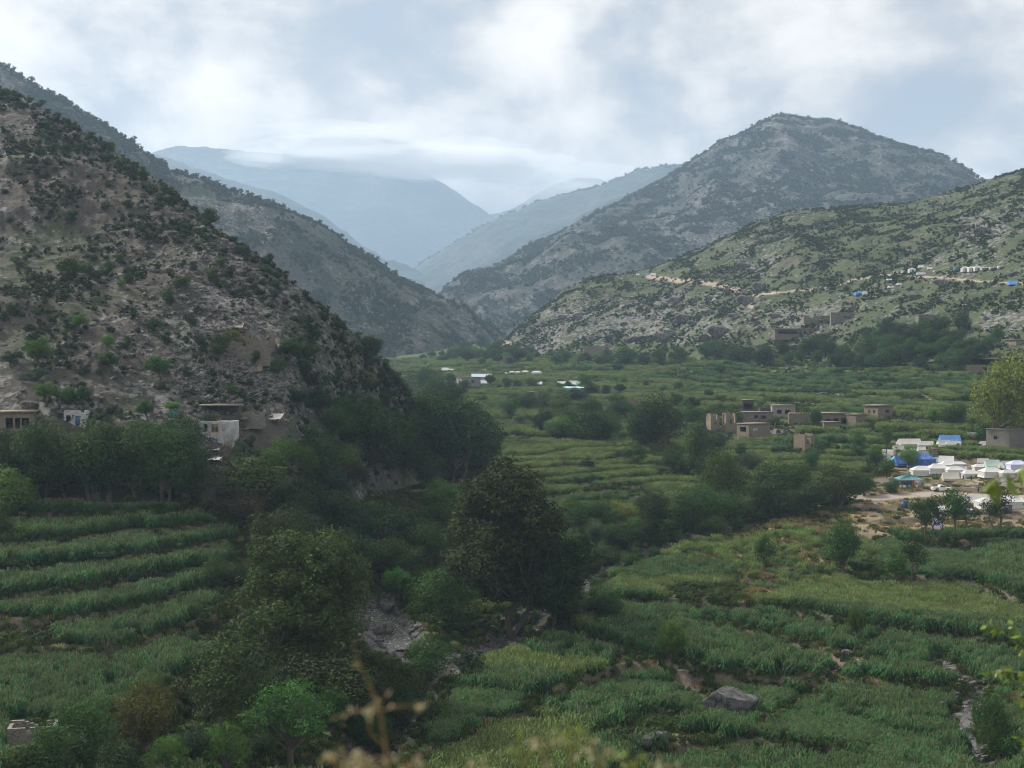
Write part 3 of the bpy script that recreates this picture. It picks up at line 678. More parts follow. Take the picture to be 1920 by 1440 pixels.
def scatter(name, pts, scl, idx, protos, seed=0, label=None, cat=None, tilt=0.0, parent=None):
    """one object of uncountable stuff: instances of small plant or stone meshes"""
    rng = rs(seed); n_ = len(pts)
    me_ = bpy.data.meshes.new(name); me_.vertices.add(n_); me_.vertices.foreach_set('co', np.asarray(pts, np.float32).ravel())
    for k, a, ty in (('scl', scl, 'FLOAT'), ('pick', idx, 'INT')):
        at = me_.attributes.new(k, ty, 'POINT'); at.data.foreach_set('value', np.asarray(a).ravel())
    rot = np.c_[rng.normal(size=(n_, 2))*tilt, rng.rand(n_)*6.283].astype(np.float32)
    at = me_.attributes.new('rot', 'FLOAT_VECTOR', 'POINT'); at.data.foreach_set('vector', rot.ravel())
    o = link(name, me_); tag(o, label, cat, kind='stuff')
    ng = bpy.data.node_groups.new(name+'_nodes', 'GeometryNodeTree')
    ng.interface.new_socket('Geometry', in_out='INPUT', socket_type='NodeSocketGeometry')
    ng.interface.new_socket('Geometry', in_out='OUTPUT', socket_type='NodeSocketGeometry')
    N = ng.nodes; L = ng.links
    gi = N.new('NodeGroupInput'); go = N.new('NodeGroupOutput'); iop = N.new('GeometryNodeInstanceOnPoints')
    g2i = N.new('GeometryNodeGeometryToInstance')
    for pm in reversed(protos):
        po = bpy.data.objects.new(pm.name, pm)
        oi = N.new('GeometryNodeObjectInfo'); oi.inputs['Object'].default_value = po; oi.inputs['As Instance'].default_value = True
        L.new(oi.outputs['Geometry'], g2i.inputs[0])
    def na(nm, ty):
        q = N.new('GeometryNodeInputNamedAttribute'); q.data_type = ty; q.inputs[0].default_value = nm
        return [s_ for s_ in q.outputs if s_.enabled][0]
    L.new(gi.outputs[0], iop.inputs['Points']); L.new(g2i.outputs[0], iop.inputs['Instance'])
    iop.inputs['Pick Instance'].default_value = True
    L.new(na('pick', 'INT'), iop.inputs['Instance Index']); L.new(na('rot', 'FLOAT_VECTOR'), iop.inputs['Rotation']); L.new(na('scl', 'FLOAT'), iop.inputs['Scale'])
    L.new(iop.outputs[0], go.inputs[0])
    md = o.modifiers.new('scatter', 'NODES'); md.node_group = ng
    return o
def grid_sample(P, n_, rng, weight=None):
    A_ = P[:-1, :-1]; e1 = P[:-1, 1:]-A_; e2 = P[1:, :-1]-A_
    ar = np.linalg.norm(np.cross(e1, e2), axis=-1)
    if weight is not None: ar = ar*weight
    i = rng.choice(ar.size, n_, p=(ar/ar.sum()).ravel()); u = rng.rand(n_, 1); v = rng.rand(n_, 1)
    return A_.reshape(-1, 3)[i]+e1.reshape(-1, 3)[i]*u+e2.reshape(-1, 3)[i]*v, i
def inview(P, m_=60):
    px, py = proj(P); return (px > -m_) & (px < 1920+m_) & (py < 1440+m_) & (P[:, 1] > 0)

rk = [rock_mesh(i, 2, 'rock') for i in range(4)]
rkd = [rock_mesh(10+i, 2, 'rock_dark') for i in range(3)]
CLEAR = []
# ------------------------------------------------------------------ placing things on the ground
print('placing...')
def _bvh(P, st=1):
    Q = P[::st, ::st]; return BVHTree.FromPolygons(Q.reshape(-1, 3).tolist(), grid_faces(*Q.shape[:2]).tolist())
BV = [('g', _bvh(VG[22:], 3))] + [(k_, _bvh(HILLS[k_])) for k_ in ('l1', 'l2', 'r1', 'r2')]
def ground_z(x, y):
    return float(height(np.array([x]), np.array([y]))[0][0])
def hit(px, py):
    """first surface seen at a picture point -> world position, distance"""
    v = px_dir(px, py).normalized(); best = None
    for nm, b in BV:
        r = b.ray_cast(Vector((0, 0, 0)), v, 3000)
        if r[0] is not None and r[3] > 120 and (best is None or r[3] < best[1]): best = (r[0], r[3], nm)
    if best is None: return Vector(to3(px, py, 1200)), 1200, 'x'
    p = best[0].copy()
    if best[2] == 'g': p.z = ground_z(p.x, p.y)
    return p, best[1], best[2]
WORDS = 'zero first second third fourth fifth sixth seventh eighth ninth tenth eleventh twelfth thirteenth fourteenth fifteenth sixteenth seventeenth eighteenth nineteenth twentieth'.split()
NUM = 'zero one two three four five six seven eight nine ten eleven twelve thirteen fourteen fifteen sixteen seventeen eighteen nineteen twenty'.split()
def ordw(i):
    return WORDS[i] if i <= 20 else 'twenty-'+WORDS[i-20] if i < 30 else 'thirtieth' if i == 30 else 'thirty-'+WORDS[i-30] if i < 40 else 'fortieth' if i == 40 else 'forty-'+WORDS[i-40]
def numw(i):
    return NUM[i] if i <= 20 else 'twenty-'+NUM[i-20] if i < 30 else 'thirty' if i == 30 else 'thirty-'+NUM[i-30] if i < 40 else 'forty' if i == 40 else 'forty-'+NUM[i-40]
LM = [(405,812,'the white ruined house'), (465,665,'the broken hillside wall'), (393,858,'the two white tarps'), (30,800,'the porch house'), (325,772,'the green cloth tank'),
 (330,930,'the white marker post'), (265,1022,'the stooping person'), (570,1090,'the widest plane tree'), (960,1030,'the tallest plane tree'), (725,1165,'the white rapids'), (871,1245,'the dark ball bush'),
 (1375,1315,'the flat boulder'), (1235,1400,'the dark boulder'), (1425,805,'the ruined hamlet'), (1655,778,'the tidy small house'), (1518,832,'the lone mud hut'), (1705,900,'the teal shelter'),
 (1782,825,'the blue ridge tarp'), (1900,835,'the grey stone house'), (1765,914,'the white pickup'), (1696,946,'the blue tank'), (1500,625,'the blue verandah house'),
 (1825,505,'the white peaked tents'), (1130,662,'the long stone wall'), (890,722,'the far grey house'), (1188,758,'the small brick tower'), (970,702,'the far white tents'), (1912,660,'the orange-windowed house'),
 (1300,528,'the pale road scar'), (70,190,'the left hill top'), (260,320,'the upper left crest'), (400,425,'the rocky spur top'), (560,540,'the middle crest'), (680,640,'the lower crest'),
 (100,480,'the bare left slope'), (250,600,'the lower left slope'), (1750,400,'the far right slope'), (1500,430,'the grassy shoulder'), (60,1400,'the log heap'), (1600,1240,'the field path'), (1440,715,'the middle terraces'), (1840,1350,'the stony channel')]
PENDING = []          # (object, description, category, px, py)
def later(o, desc, cat, px, py, group=None):
    o['category'] = cat
    if group: o['group'] = group
    PENDING.append((o, desc, cat, px, py))
def finish_labels():
    cells = {}
    for it in PENDING:
        o, desc, cat, px, py = it
        d, i = min((math.hypot(px-l[0], (py-l[1])*1.2), j) for j, l in enumerate(LM)); l = LM[i]
        dx, dy = px-l[0], py-l[1]
        if abs(dx) > 1.6*abs(dy): w = 'left of' if dx < 0 else 'right of'
        elif abs(dy) > 1.6*abs(dx): w = 'above' if dy < 0 else 'below'
        else: w = ('up' if dy < 0 else 'down')+('-left of' if dx < 0 else '-right of')
        w = ('near, ' if False else '')+w
        if d < 45: w = 'close '+w
        cells.setdefault((cat, w, l[2]), []).append(it)
    for (cat, w, lm), its in cells.items():
        its.sort(key=lambda t_: t_[3]); n_ = len(its)
        for i, (o, desc, c_, px, py) in enumerate(its):
            if n_ == 1: o['label'] = f'{desc} {w} {lm}'
            else:
                if len(desc.split()) > 3: desc = desc.split()[0]+' '+' '.join(desc.split()[2:])
                pos = 'leftmost' if i == 0 else 'rightmost' if i == n_-1 else ordw(i+1)+' from left'
                o['label'] = f'{desc}, {pos} of {numw(n_)} {cat}s {w} {lm}'
COLR = dict(dark=(.026,.054,.019), mid=(.042,.088,.026), olive=(.044,.070,.022), bright=(.046,.105,.026), pale=(.120,.175,.10), yellow=(.12,.14,.032),
            blue=(.030,.058,.034), orange=(.085,.088,.024), brown=(.09,.08,.045), lime=(.075,.15,.035))
CW = dict(dark='dark green', mid='mid-green', olive='olive', bright='bright green', pale='pale silvery', yellow='yellow-green', blue='blackish green', orange='orange-tinted', brown='brownish', lime='light green')
KIND = dict(round='broadleaf_tree', tall='tall_tree', loose='young_tree', willow='willow_tree', acacia='acacia_tree', bush='shrub', small='small_tree', bare='sparse_tree', plane='plane_tree')
SHAPE = dict(round='round', tall='tall', loose='thin', willow='feathery', acacia='layered', bush='bushy', small='small', bare='sparse', plane='huge')
GROUPS = dict(tree='trees of the valley and its slopes', shrub='shrubs on the slopes and banks')
trng = rs(77); USED = set()
def tree(kind, px, py, hp, wp=None, col='mid', label=None, sink=.0, jit=.25):
    crown, trunk, h0, w0 = PROTO[kind]; base = kind.rstrip('0123456789')
    p, d, s_ = hit(px, py); hp *= 1.12; wp = wp and wp*1.1
    h = hp*p.y/FP; sz = h/h0; sx = sz if wp is None else (wp*p.y/FP)/w0
    o = empty(KIND[base], p-Vector((0, 0, .1+sink*h)), trng.rand()*6.28); 
    o.scale = (sx, sx, sz)
    c_ = link('crown' if base != 'bush' else 'foliage', crown, o); t_ = link('trunk' if base != 'bush' else 'stems', trunk, o)
    k_ = 1-jit/2+jit*trng.rand(); cc = COLR[col]; j_ = 1+.16*(trng.rand()-.5)
    c_.color = (cc[0]*k_*j_, cc[1]*k_, cc[2]*k_, 1)
    cat = 'shrub' if base == 'bush' else 'tree'
    if label: tag(o, label, cat, GROUPS[cat])
    else: later(o, f'{CW[col]} {SHAPE[base]} {cat}' if n_words_ok(col, base) else f'{CW[col]} {cat}', cat, px, py-hp*.5, GROUPS[cat])
    return o
def n_words_ok(col, base): return True
T_ = tree
# the giants beside the stream
T_('plane0', 572, 1262, 268, 262, 'olive', 'huge round plane tree with dark olive crown, the widest tree, left of the stream')
T_('plane1', 945, 1182, 325, 245, 'olive', 'tallest plane tree with pointed olive crown, right of the stream')
T_('plane2', 1040, 1180, 175, 150, 'dark', 'dark rounded tree leaning against the right side of the tallest plane tree')
T_('round1', 522, 1080, 125, 100, 'olive', 'yellowish olive tree behind the top left of the widest plane tree')
T_('round2', 425, 1372, 165, 165, 'olive', 'broad brownish olive tree at lower left, below the widest plane tree')
T_('round0', 270, 1415, 128, 115, 'orange', 'round tree with orange-tinted top at the lower left')
T_('acacia0', 545, 1440, 150, 165, 'bright', 'vivid green tree at the bottom, left of the near weed stalk')
T_('acacia0', 425, 1475, 110, 95, 'lime', 'light green feathery tree at the bottom edge between bright and orange trees')
T_('acacia0', 318, 1470, 85, 80, 'lime', 'low light green tree at the bottom edge, under the orange-tinted tree')
T_('round1', 640, 1350, 125, 180, 'olive', 'dull olive thicket tree behind the near weed stalk')
T_('round0', 735, 1335, 100, 100, 'olive', 'dark olive tree between the weed stalk and the dark ball bush')
T_('round2', 800, 1290, 85, 95, 'mid', 'mid-green tree on the bank just left of the dark ball bush')
T_('bush2', 871, 1275, 54, 56, 'blue', 'dark green ball-shaped bush by the stream')
for a in [('round2',165,1440,130,120,'mid'),('tall0',90,1480,120,90,'mid'),('bare0',200,1262,82,62,'mid'),('round0',30,1460,60,80,'olive'),('round1',230,1480,90,90,'dark'),('round0',355,1455,90,80,'blue'),
 ('round0',500,1360,90,80,'dark'),('willow1',620,1375,80,80,'bright'),('bush1',205,1262,30,50,'dark'),('round0',480,1440,60,70,'dark'),('round2',690,1400,60,80,'dark'),
 # left grove
 ('round2',80,942,145,125,'mid'),('round0',165,945,150,130,'mid'),('tall0',205,945,140,90,'dark'),('round0',245,942,140,120,'mid'),('round2',310,945,135,115,'mid'),('tall1',345,940,120,80,'dark'),('round1',20,985,115,100,'lime'),
 ('round0',120,942,110,100,'dark'),('round2',360,945,95,80,'dark'),('round1',50,915,110,80,'dark'),('round0',5,930,110,80,'dark'),('bush1',38,1010,32,62,'lime'),('bush1',5,1010,50,40,'mid'),
 ('round1',478,962,110,140,'olive'),('round0',515,905,75,75,'lime'),('round1',535,875,55,60,'mid'),('bare0',430,895,70,55,'brown'),('small0',450,880,55,32,'blue'),('round0',450,985,60,100,'brown'),
 ('round0',590,900,90,90,'mid'),('round1',640,910,80,60,'yellow'),('round0',700,905,150,130,'mid'),('tall0',650,850,75,70,'dark'),('round2',760,900,90,80,'dark'),('round0',620,830,65,70,'mid'),('round1',560,990,90,90,'dark'),
 ('round2',855,905,150,150,'dark'),('round0',890,885,110,100,'dark'),('tall0',820,890,140,90,'mid'),('tall1',800,850,100,60,'mid'),('round1',800,780,50,50,'mid'),
 ('round1',810,800,70,60,'dark'),('round0',835,780,60,60,'dark'),('round2',905,900,80,70,'dark'),('round0',700,665,35,45,'dark'),('willow1',782,840,60,50,'bright'),
 # gully between the giants
 ('round0',600,1010,100,110,'dark'),('round2',660,1030,90,100,'dark'),('round0',715,1040,95,110,'mid'),('round1',760,1030,80,90,'dark'),('round0',640,1090,90,90,'dark'),('round0',805,1060,80,90,'mid'),('willow1',735,1100,85,110,'mid'),('willow0',745,1130,62,62,'bright'),
 ('willow1',780,1120,50,55,'lime'),('round2',830,1180,110,120,'mid'),('bush1',840,1190,50,90,'mid'),('bare0',700,1085,50,60,'brown'),('round0',690,1080,70,80,'dark'),('round0',560,1060,100,110,'dark'),('round1',540,990,80,90,'dark'),('bush0',800,1150,40,60,'lime'),('round0',600,960,80,110,'blue'),
 ('bush2',872,1195,34,36,'blue'),('round0',1060,1170,60,70,'dark'),('round0',1130,1170,55,70,'dark'),('willow0',905,990,60,50,'mid'),('round0',830,1010,70,80,'mid'),
 # right of the tall plane
 ('round1',1050,1030,70,60,'olive'),('willow1',1052,1035,50,60,'pale'),('willow0',1118,1035,55,40,'pale'),('willow0',1145,1030,45,34,'lime'),('round0',1085,1000,65,60,'mid'),('willow0',1190,1022,48,42,'lime'),('round1',1222,1018,85,55,'dark'),('round0',1165,990,50,55,'yellow'),
 ('round2',1130,1000,60,60,'mid'),('round2',1280,1005,80,90,'mid'),('round0',1325,1000,80,90,'mid'),('round0',1365,985,60,70,'mid'),('round0',1225,980,55,60,'olive'),('small0',1255,1008,40,50,'mid'),
 ('round2',1358,965,112,95,'olive'),('tall0',1310,905,110,62,'olive'),('round0',1340,930,80,60,'dark'),('round2',1450,972,98,110,'mid'),('round0',1505,972,62,62,'dark'),('round0',1580,958,85,90,'olive'),('willow1',1410,885,38,45,'pale'),('round0',1485,930,60,70,'olive'),
 ('small1',1262,885,30,36,'mid'),('willow0',1285,900,40,34,'mid'),('tall1',1390,880,45,28,'dark'),('round1',1540,950,50,50,'mid'),('round1',1620,930,40,50,'dark'),
 # middle valley
 ('round2',1237,848,100,98,'olive'),('round0',1215,845,85,70,'dark'),('round2',1110,838,65,80,'dark'),('round0',1135,838,62,50,'mid'),('round0',1015,818,48,46,'dark'),('small1',1190,880,48,40,'mid'),('small1',1100,888,30,26,'blue'),('bare0',1058,882,34,26,'brown'),
 ('tall0',1165,1,1,1,'mid') if False else ('small0',1040,830,34,34,'pale'),('round0',955,790,40,40,'mid'),('round0',985,775,38,40,'mid'),('small0',975,800,26,28,'pale'),('round1',1060,800,36,40,'mid'),('round0',1105,790,44,44,'olive'),('round0',1140,815,40,50,'olive'),
 ('round0',1240,920,0,0,'mid') if False else ('small1',1150,960,40,34,'mid'),('small0',1200,840,32,30,'pale'),('round0',1300,800,40,36,'mid'),('small0',1270,770,34,30,'bright'),('small0',1300,775,32,40,'olive'),
 ('willow0',1272,738,24,20,'pale'),('willow0',1243,742,22,16,'pale'),('willow0',1165,762,22,18,'pale'),('willow0',1150,765,24,20,'lime'),('willow0',1140,758,18,16,'pale'),('round0',1035,760,30,40,'mid'),
 # singles on the right fields
 ('small1',1435,1067,62,34,'mid'),('round1',1578,1085,110,66,'mid'),('small0',1682,1108,76,44,'bright'),('loose1',1712,1095,92,60,'mid'),('loose0',1735,1022,84,52,'mid'),('loose1',1757,1020,82,50,'mid'),('loose0',1790,1010,95,52,'mid'),('loose1',1868,1005,90,62,'olive'),
 ('willow0',1606,1205,60,36,'lime'),('willow0',1258,1262,92,52,'lime'),('round0',1705,880,42,38,'lime'),('tall1',1608,858,50,26,'mid'),('loose0',1662,855,50,26,'lime'),('round1',1645,885,48,34,'mid'),('round0',1662,900,34,34,'mid'),('round0',1520,885,44,36,'mid'),
 ('round0',1670,925,26,38,'mid'),('small1',1815,985,40,40,'olive'),('round2',1890,838,160,135,'yellow'),('round0',1905,790,100,90,'olive'),('small1',1848,835,44,38,'mid'),('round0',1786,805,50,50,'mid'),('small0',1750,800,34,32,'lime'),('willow0',1815,765,30,26,'lime'),('willow0',1835,770,34,30,'lime'),
 ('round0',1515,790,30,26,'mid'),('round1',1530,805,36,22,'dark'),('small0',1580,795,26,30,'mid'),('round0',1450,805,24,28,'olive'),('tall1',1512,0,0,0,'mid') if False else ('small0',1385,800,22,20,'mid'),
 ('round2',1862,1425,120,80,'bright'),('bush1',1905,1430,60,60,'mid'),('small0',1140,1150,46,50,'mid'),('bush1',1505,1235,16,20,'mid') if False else ('bush1',1740,1232,16,26,'mid'),('bush1',1690,1232,14,24,'mid'),('round0',415,1110,70,70,'mid'),('small1',440,1120,60,50,'dark'),
 # left fields
 ('bush1',270,1070,22,36,'dark'),('bush1',245,1090,26,36,'blue'),('bush1',190,1050,22,70,'dark'),('bush1',75,1085,24,50,'mid'),('bush0',320,990,26,28,'mid'),('bush1',100,1140,22,34,'mid'),('bush1',355,1160,26,40,'dark'),('bush1',30,1075,22,44,'mid')]:
    T_(*a)
def belt(poly, n_, kinds, cols, hmin, hmax, seed, md=14, asp=(.8, 1.3)):
    rng = rs(seed); p = np.array(poly); lo, hi = p.min(0), p.max(0); got = []
    for _ in range(6000):
        if len(got) >= n_: break
        q = lo+(hi-lo)*rng.rand(2)
        if not poly_mask(np.array([q[0]]), np.array([q[1]]), poly)[0]: continue
        if any(math.hypot(q[0]-g_[0], (q[1]-g_[1])*1.8) < md for g_ in got): continue
        got.append(q)
    for q in sorted(got, key=lambda g_: g_[1]):
        h = hmin+(hmax-hmin)*rng.rand()**1.3
        T_(kinds[rng.randint(len(kinds))], float(q[0]), float(q[1]), h, h*(asp[0]+(asp[1]-asp[0])*rng.rand()), cols[rng.randint(len(cols))])
rk3 = ['round0','round1','round2']
belt([(1150,690),(1250,692),(1400,690),(1500,690),(1640,700),(1800,700),(1880,690),(1880,640),(1760,650),(1620,660),(1480,668),(1300,682),(1160,680)], 62, rk3, ['dark','mid','mid','mid'], 22, 42, 401, 17)
belt([(1590,645),(1760,618),(1830,622),(1760,650),(1600,670)], 14, rk3, ['dark','mid'], 24, 42, 402, 18)
belt([(860,676),(960,664),(1150,676),(1150,688),(960,684),(870,690)], 26, rk3+['willow0'], ['mid','dark','olive','lime'], 14, 26, 403, 12)
belt([(950,760),(1160,760),(1230,830),(1180,850),(1000,830)], 15, rk3+['willow0','small0'], ['mid','dark','olive','lime','pale'], 22, 44, 404, 20)
belt([(800,720),(1100,730),(1180,750),(1000,760),(860,760)], 20, rk3+['willow0','tall0'], ['mid','dark','olive','mid'], 14, 28, 405, 16)
belt([(1090,700),(1600,705),(1700,730),(1400,760),(1150,740)], 20, ['small0','willow0','round0','small1'], ['mid','dark','pale','lime'], 12, 22, 406, 26)
belt([(930,733),(1120,708),(1120,722),(930,722)], 10, ['willow0','small1'], ['mid','lime'], 10, 15, 407, 12)
belt([(760,700),(790,700),(835,760),(850,820),(900,880),(850,900),(800,860),(790,780)], 13, rk3+['tall0'], ['dark','mid','mid','olive'], 40, 70, 408, 20, (.7, 1.0))
belt([(560,880),(800,880),(840,960),(700,990),(560,960)], 11, rk3, ['dark','mid','lime'], 42, 72, 409, 30)
belt([(1180,860),(1330,860),(1400,930),(1560,900),(1640,930),(1560,960),(1400,970),(1240,1000),(1160,1010)], 8, rk3+['bush1','small0'], ['dark','mid','olive','lime'], 30, 60, 410, 24)
belt([(560,1390),(760,1380),(780,1330),(700,1280),(560,1290)], 6, rk3, ['olive','dark'], 60, 100, 411, 26)
belt([(960,1110),(1060,1060),(1180,1010),(1260,1000),(1270,1025),(1130,1060),(1040,1130),(980,1150)], 11, rk3+['bush1','willow0'], ['mid','dark','lime','olive'], 30, 58, 413, 20)
belt([(800,1215),(900,1190),(1010,1165),(1020,1185),(900,1205),(810,1240)], 8, ['bush0','bush1','bush2'], ['dark','mid','lime'], 16, 30, 414, 18)
belt([(700,1330),(770,1250),(810,1270),(760,1380),(740,1430),(680,1440)], 9, rk3+['bush1'], ['dark','olive','mid'], 40, 70, 415, 22)
belt([(1370,975),(1460,950),(1470,965),(1400,1000),(1290,1015),(1290,1000)], 9, ['bush0','round0','bush1'], ['mid','dark'], 22, 40, 416, 16)
belt([(780,676),(860,660),(930,652),(965,664),(900,676),(820,682)], 26, rk3, ['mid','dark','lime'], 12, 22, 417, 10)
belt([(1050,1125),(1120,1072),(1200,1040),(1235,1048),(1150,1092),(1090,1140)], 9, ['bush0','bush1','round0'], ['mid','dark','lime'], 22, 38, 418, 14)
belt([(0,860),(360,860),(360,900),(0,900)], 8, rk3, ['mid','dark','lime'], 60, 90, 412, 26)
print('trees placed', len(PENDING))
# shrubs one by one on the left hill: the clear ones first, then the rest
for a in [('bush1',125,522,46,58,'mid'),('bush0',172,524,26,28,'dark'),('bush0',200,520,30,26,'dark'),('bush0',502,497,22,22,'dark'),('bush0',395,420,30,34,'dark'),('bush0',603,575,34,26,'dark'),('small0',70,692,58,56,'lime'),('bush0',66,716,28,44,'blue'),
 ('bush1',290,622,30,34,'blue'),('bush0',312,648,28,24,'blue'),('small0',148,620,32,34,'lime'),('small0',300,715,48,60,'mid'),('small0',205,700,40,50,'mid'),('bush0',360,615,30,24,'blue'),('small1',20,690,32,36,'blue'),('bush0',410,670,44,40,'olive'),('bush0',440,655,36,34,'yellow'),
 ('small0',545,675,42,44,'mid'),('bush1',575,680,44,40,'dark'),('small0',600,790,60,60,'blue'),('small0',560,770,40,50,'blue'),('bush0',520,700,26,36,'mid'),('bush0',580,730,60,60,'blue'),('small0',325,774,22,36,'lime'),('bush0',440,742,20,26,'mid'),('small0',85,760,44,52,'lime'),
 ('bush1',130,760,40,40,'mid'),('bush0',235,655,26,26,'dark'),('bush0',250,598,24,22,'dark'),('bush0',380,655,24,20,'blue'),('bush0',395,738,14,26,'blue'),('bush0',363,742,14,20,'blue'),('small1',415,505,24,24,'olive'),('small1',340,545,28,30,'olive'),('bush0',515,560,18,20,'blue'),
 ('small0',160,760,36,36,'mid'),('small0',275,790,40,40,'mid'),('bush0',430,520,22,18,'dark'),('bush0',35,500,20,24,'mid'),('bush1',230,540,20,20,'lime'),('small0',200,660,34,30,'lime'),('bush0',690,720,24,26,'yellow'),('small0',640,800,60,60,'mid'),('small0',680,830,70,70,'mid')]:
    T_(*a)
def hill_shrubs(hn, n_, seed, smin, smax, dens, cols, md):
    rng = rs(seed); Q, _ = grid_sample(HILLS[hn], 6000, rng); px, py = proj(Q); got = []
    w = dens(px, py)
    for i in range(len(Q)):
        if len(got) >= n_: break
        if not (5 < px[i] < 1915) or rng.rand() > w[i]: continue
        h = hit(px[i], py[i])
        if h[2] != hn or abs(h[1]-Q[i][1]) > 60: continue
        if any(math.hypot(px[i]-a_, py[i]-b_) < md for a_, b_ in got): continue
        got.append((px[i], py[i]))
        s = (smin+(smax-smin)*rng.rand()**1.8)*FP/Q[i][1]
        T_(['bush0','bush1','bush2'][rng.randint(3)], float(px[i]), float(py[i]), s, s*(.85+.5*rng.rand()), cols[rng.randint(len(cols))])
cr_l = lambda px: np.interp(px, [c_[0] for c_ in L1C], [c_[1] for c_ in L1C])
hill_shrubs('l1', 95, 501, 1.6, 3.8, lambda px, py: .5+0*px, ['dark','blue','blue','dark','mid','olive'], 15)
hill_shrubs('l1', 70, 502, 1.5, 3.2, lambda px, py: (py-cr_l(px) < 40)*.9, ['dark','blue','dark','mid'], 9)
hill_shrubs('l1', 24, 503, 2.2, 4.2, lambda px, py: ((px > 500) & (py > 640))*.9, ['dark','blue','mid','dark'], 14)
hill_shrubs('r1', 50, 504, 2.4, 4.5, lambda px, py: (py > 480)*.6+.2, ['dark','mid','blue','olive'], 14)
# ------------------------------------------------------------------ houses and ruins
print('buildings...')
def stone_mat(name, c0, c1, sc=2.2):
    m, t = newmat(name)
    g = t.add('ShaderNodeTexCoord').outputs['Object']
    mp = t.add('ShaderNodeMapping', i_Vector=g); mp.inputs['Scale'].default_value = (1, 1, 2.0)
    v = t.add('ShaderNodeTexVoronoi', i_Vector=mp.outputs[0], i_Scale=sc); e = t.add('ShaderNodeTexVoronoi', i_Vector=mp.outputs[0], i_Scale=sc, feature='DISTANCE_TO_EDGE')
    cc = t.add('ShaderNodeSeparateColor', i_Color=v.outputs['Color']); nz = t.noise(g, .6, 5, .7)
    c = t.mix(t.math('ADD', t.math('MULTIPLY', cc.outputs[0], .6), t.math('MULTIPLY', nz, .4)), c4(c0), c4(c1))
    j = t.ss(e.outputs['Distance'], 0, .08)
    c = t.mix(j, c4([v_*.45 for v_ in c0]), c)
    principled(t, c, .95, t.math('ADD', j, nz), .6, .05)
    return m
def plain_mat(name, c0, c1=None, rough=.85, sc=1.5):
    m, t = newmat(name); g = t.add('ShaderNodeTexCoord').outputs['Object']; c1 = c1 or [v*.65 for v in c0]
    nz = t.noise(g, sc, 6, .68, .5)
    principled(t, t.mix(t.ss(nz, .35, .68), c4(c0), c4(c1)), rough, nz, .3, .03)
    return m
M['stone_tan'] = stone_mat('tan_stone', (.17,.14,.10), (.34,.28,.21)); M['stone_grey'] = stone_mat('grey_stone', (.14,.125,.11), (.27,.245,.21))
M['mud'] = plain_mat('mud_plaster', (.22,.18,.135), (.13,.11,.085)); M['whitewash'] = plain_mat('whitewash', (.44,.45,.46), (.26,.25,.24), .9, .45)
M['earth_roof'] = plain_mat('earth_roof', (.22,.185,.145), (.13,.11,.09)); M['timber'] = plain_mat('weathered_timber', (.26,.215,.165), (.12,.10,.08))
M['new_timber'] = plain_mat('fresh_timber', (.55,.36,.16), (.42,.27,.12)); M['blue_wood'] = plain_mat('blue_paint', (.05,.14,.30), (.08,.17,.27))
M['orange_wood'] = plain_mat('orange_paint', (.50,.22,.06), (.35,.15,.05)); M['concrete'] = plain_mat('concrete', (.30,.28,.25), (.21,.20,.18)); M['dark_in'] = plain_mat('dark_plaster', (.10,.088,.075), (.05,.045,.04))  # dark_in: plaster mottled much darker than the other wall finishes
M['tin'] = plain_mat('grey_tin', (.38,.37,.36), (.24,.22,.20), .45)
def boxes(bl):
    Vs = []; 
    for (x0, x1, y0, y1, z0, z1) in bl:
        Vs.append([[x0,y0,z0],[x1,y0,z0],[x1,y1,z0],[x0,y1,z0],[x0,y0,z1],[x1,y0,z1],[x1,y1,z1],[x0,y1,z1]])
    V = np.array(Vs, float).reshape(-1, 3); f = np.array([[0,3,2,1],[4,5,6,7],[0,1,5,4],[1,2,6,5],[2,3,7,6],[3,0,4,7]])
    F = (np.arange(len(bl))[:, None, None]*8+f[None]).reshape(-1, 4)
    return V, F
def part(name, VF, mat, parent, smooth=False, label=None):
    o = link(name, mesh_np(name, VF[0], VF[1], smooth, [mat] if not isinstance(mat, list) else mat), parent)
    if label: o['label'] = label
    return o
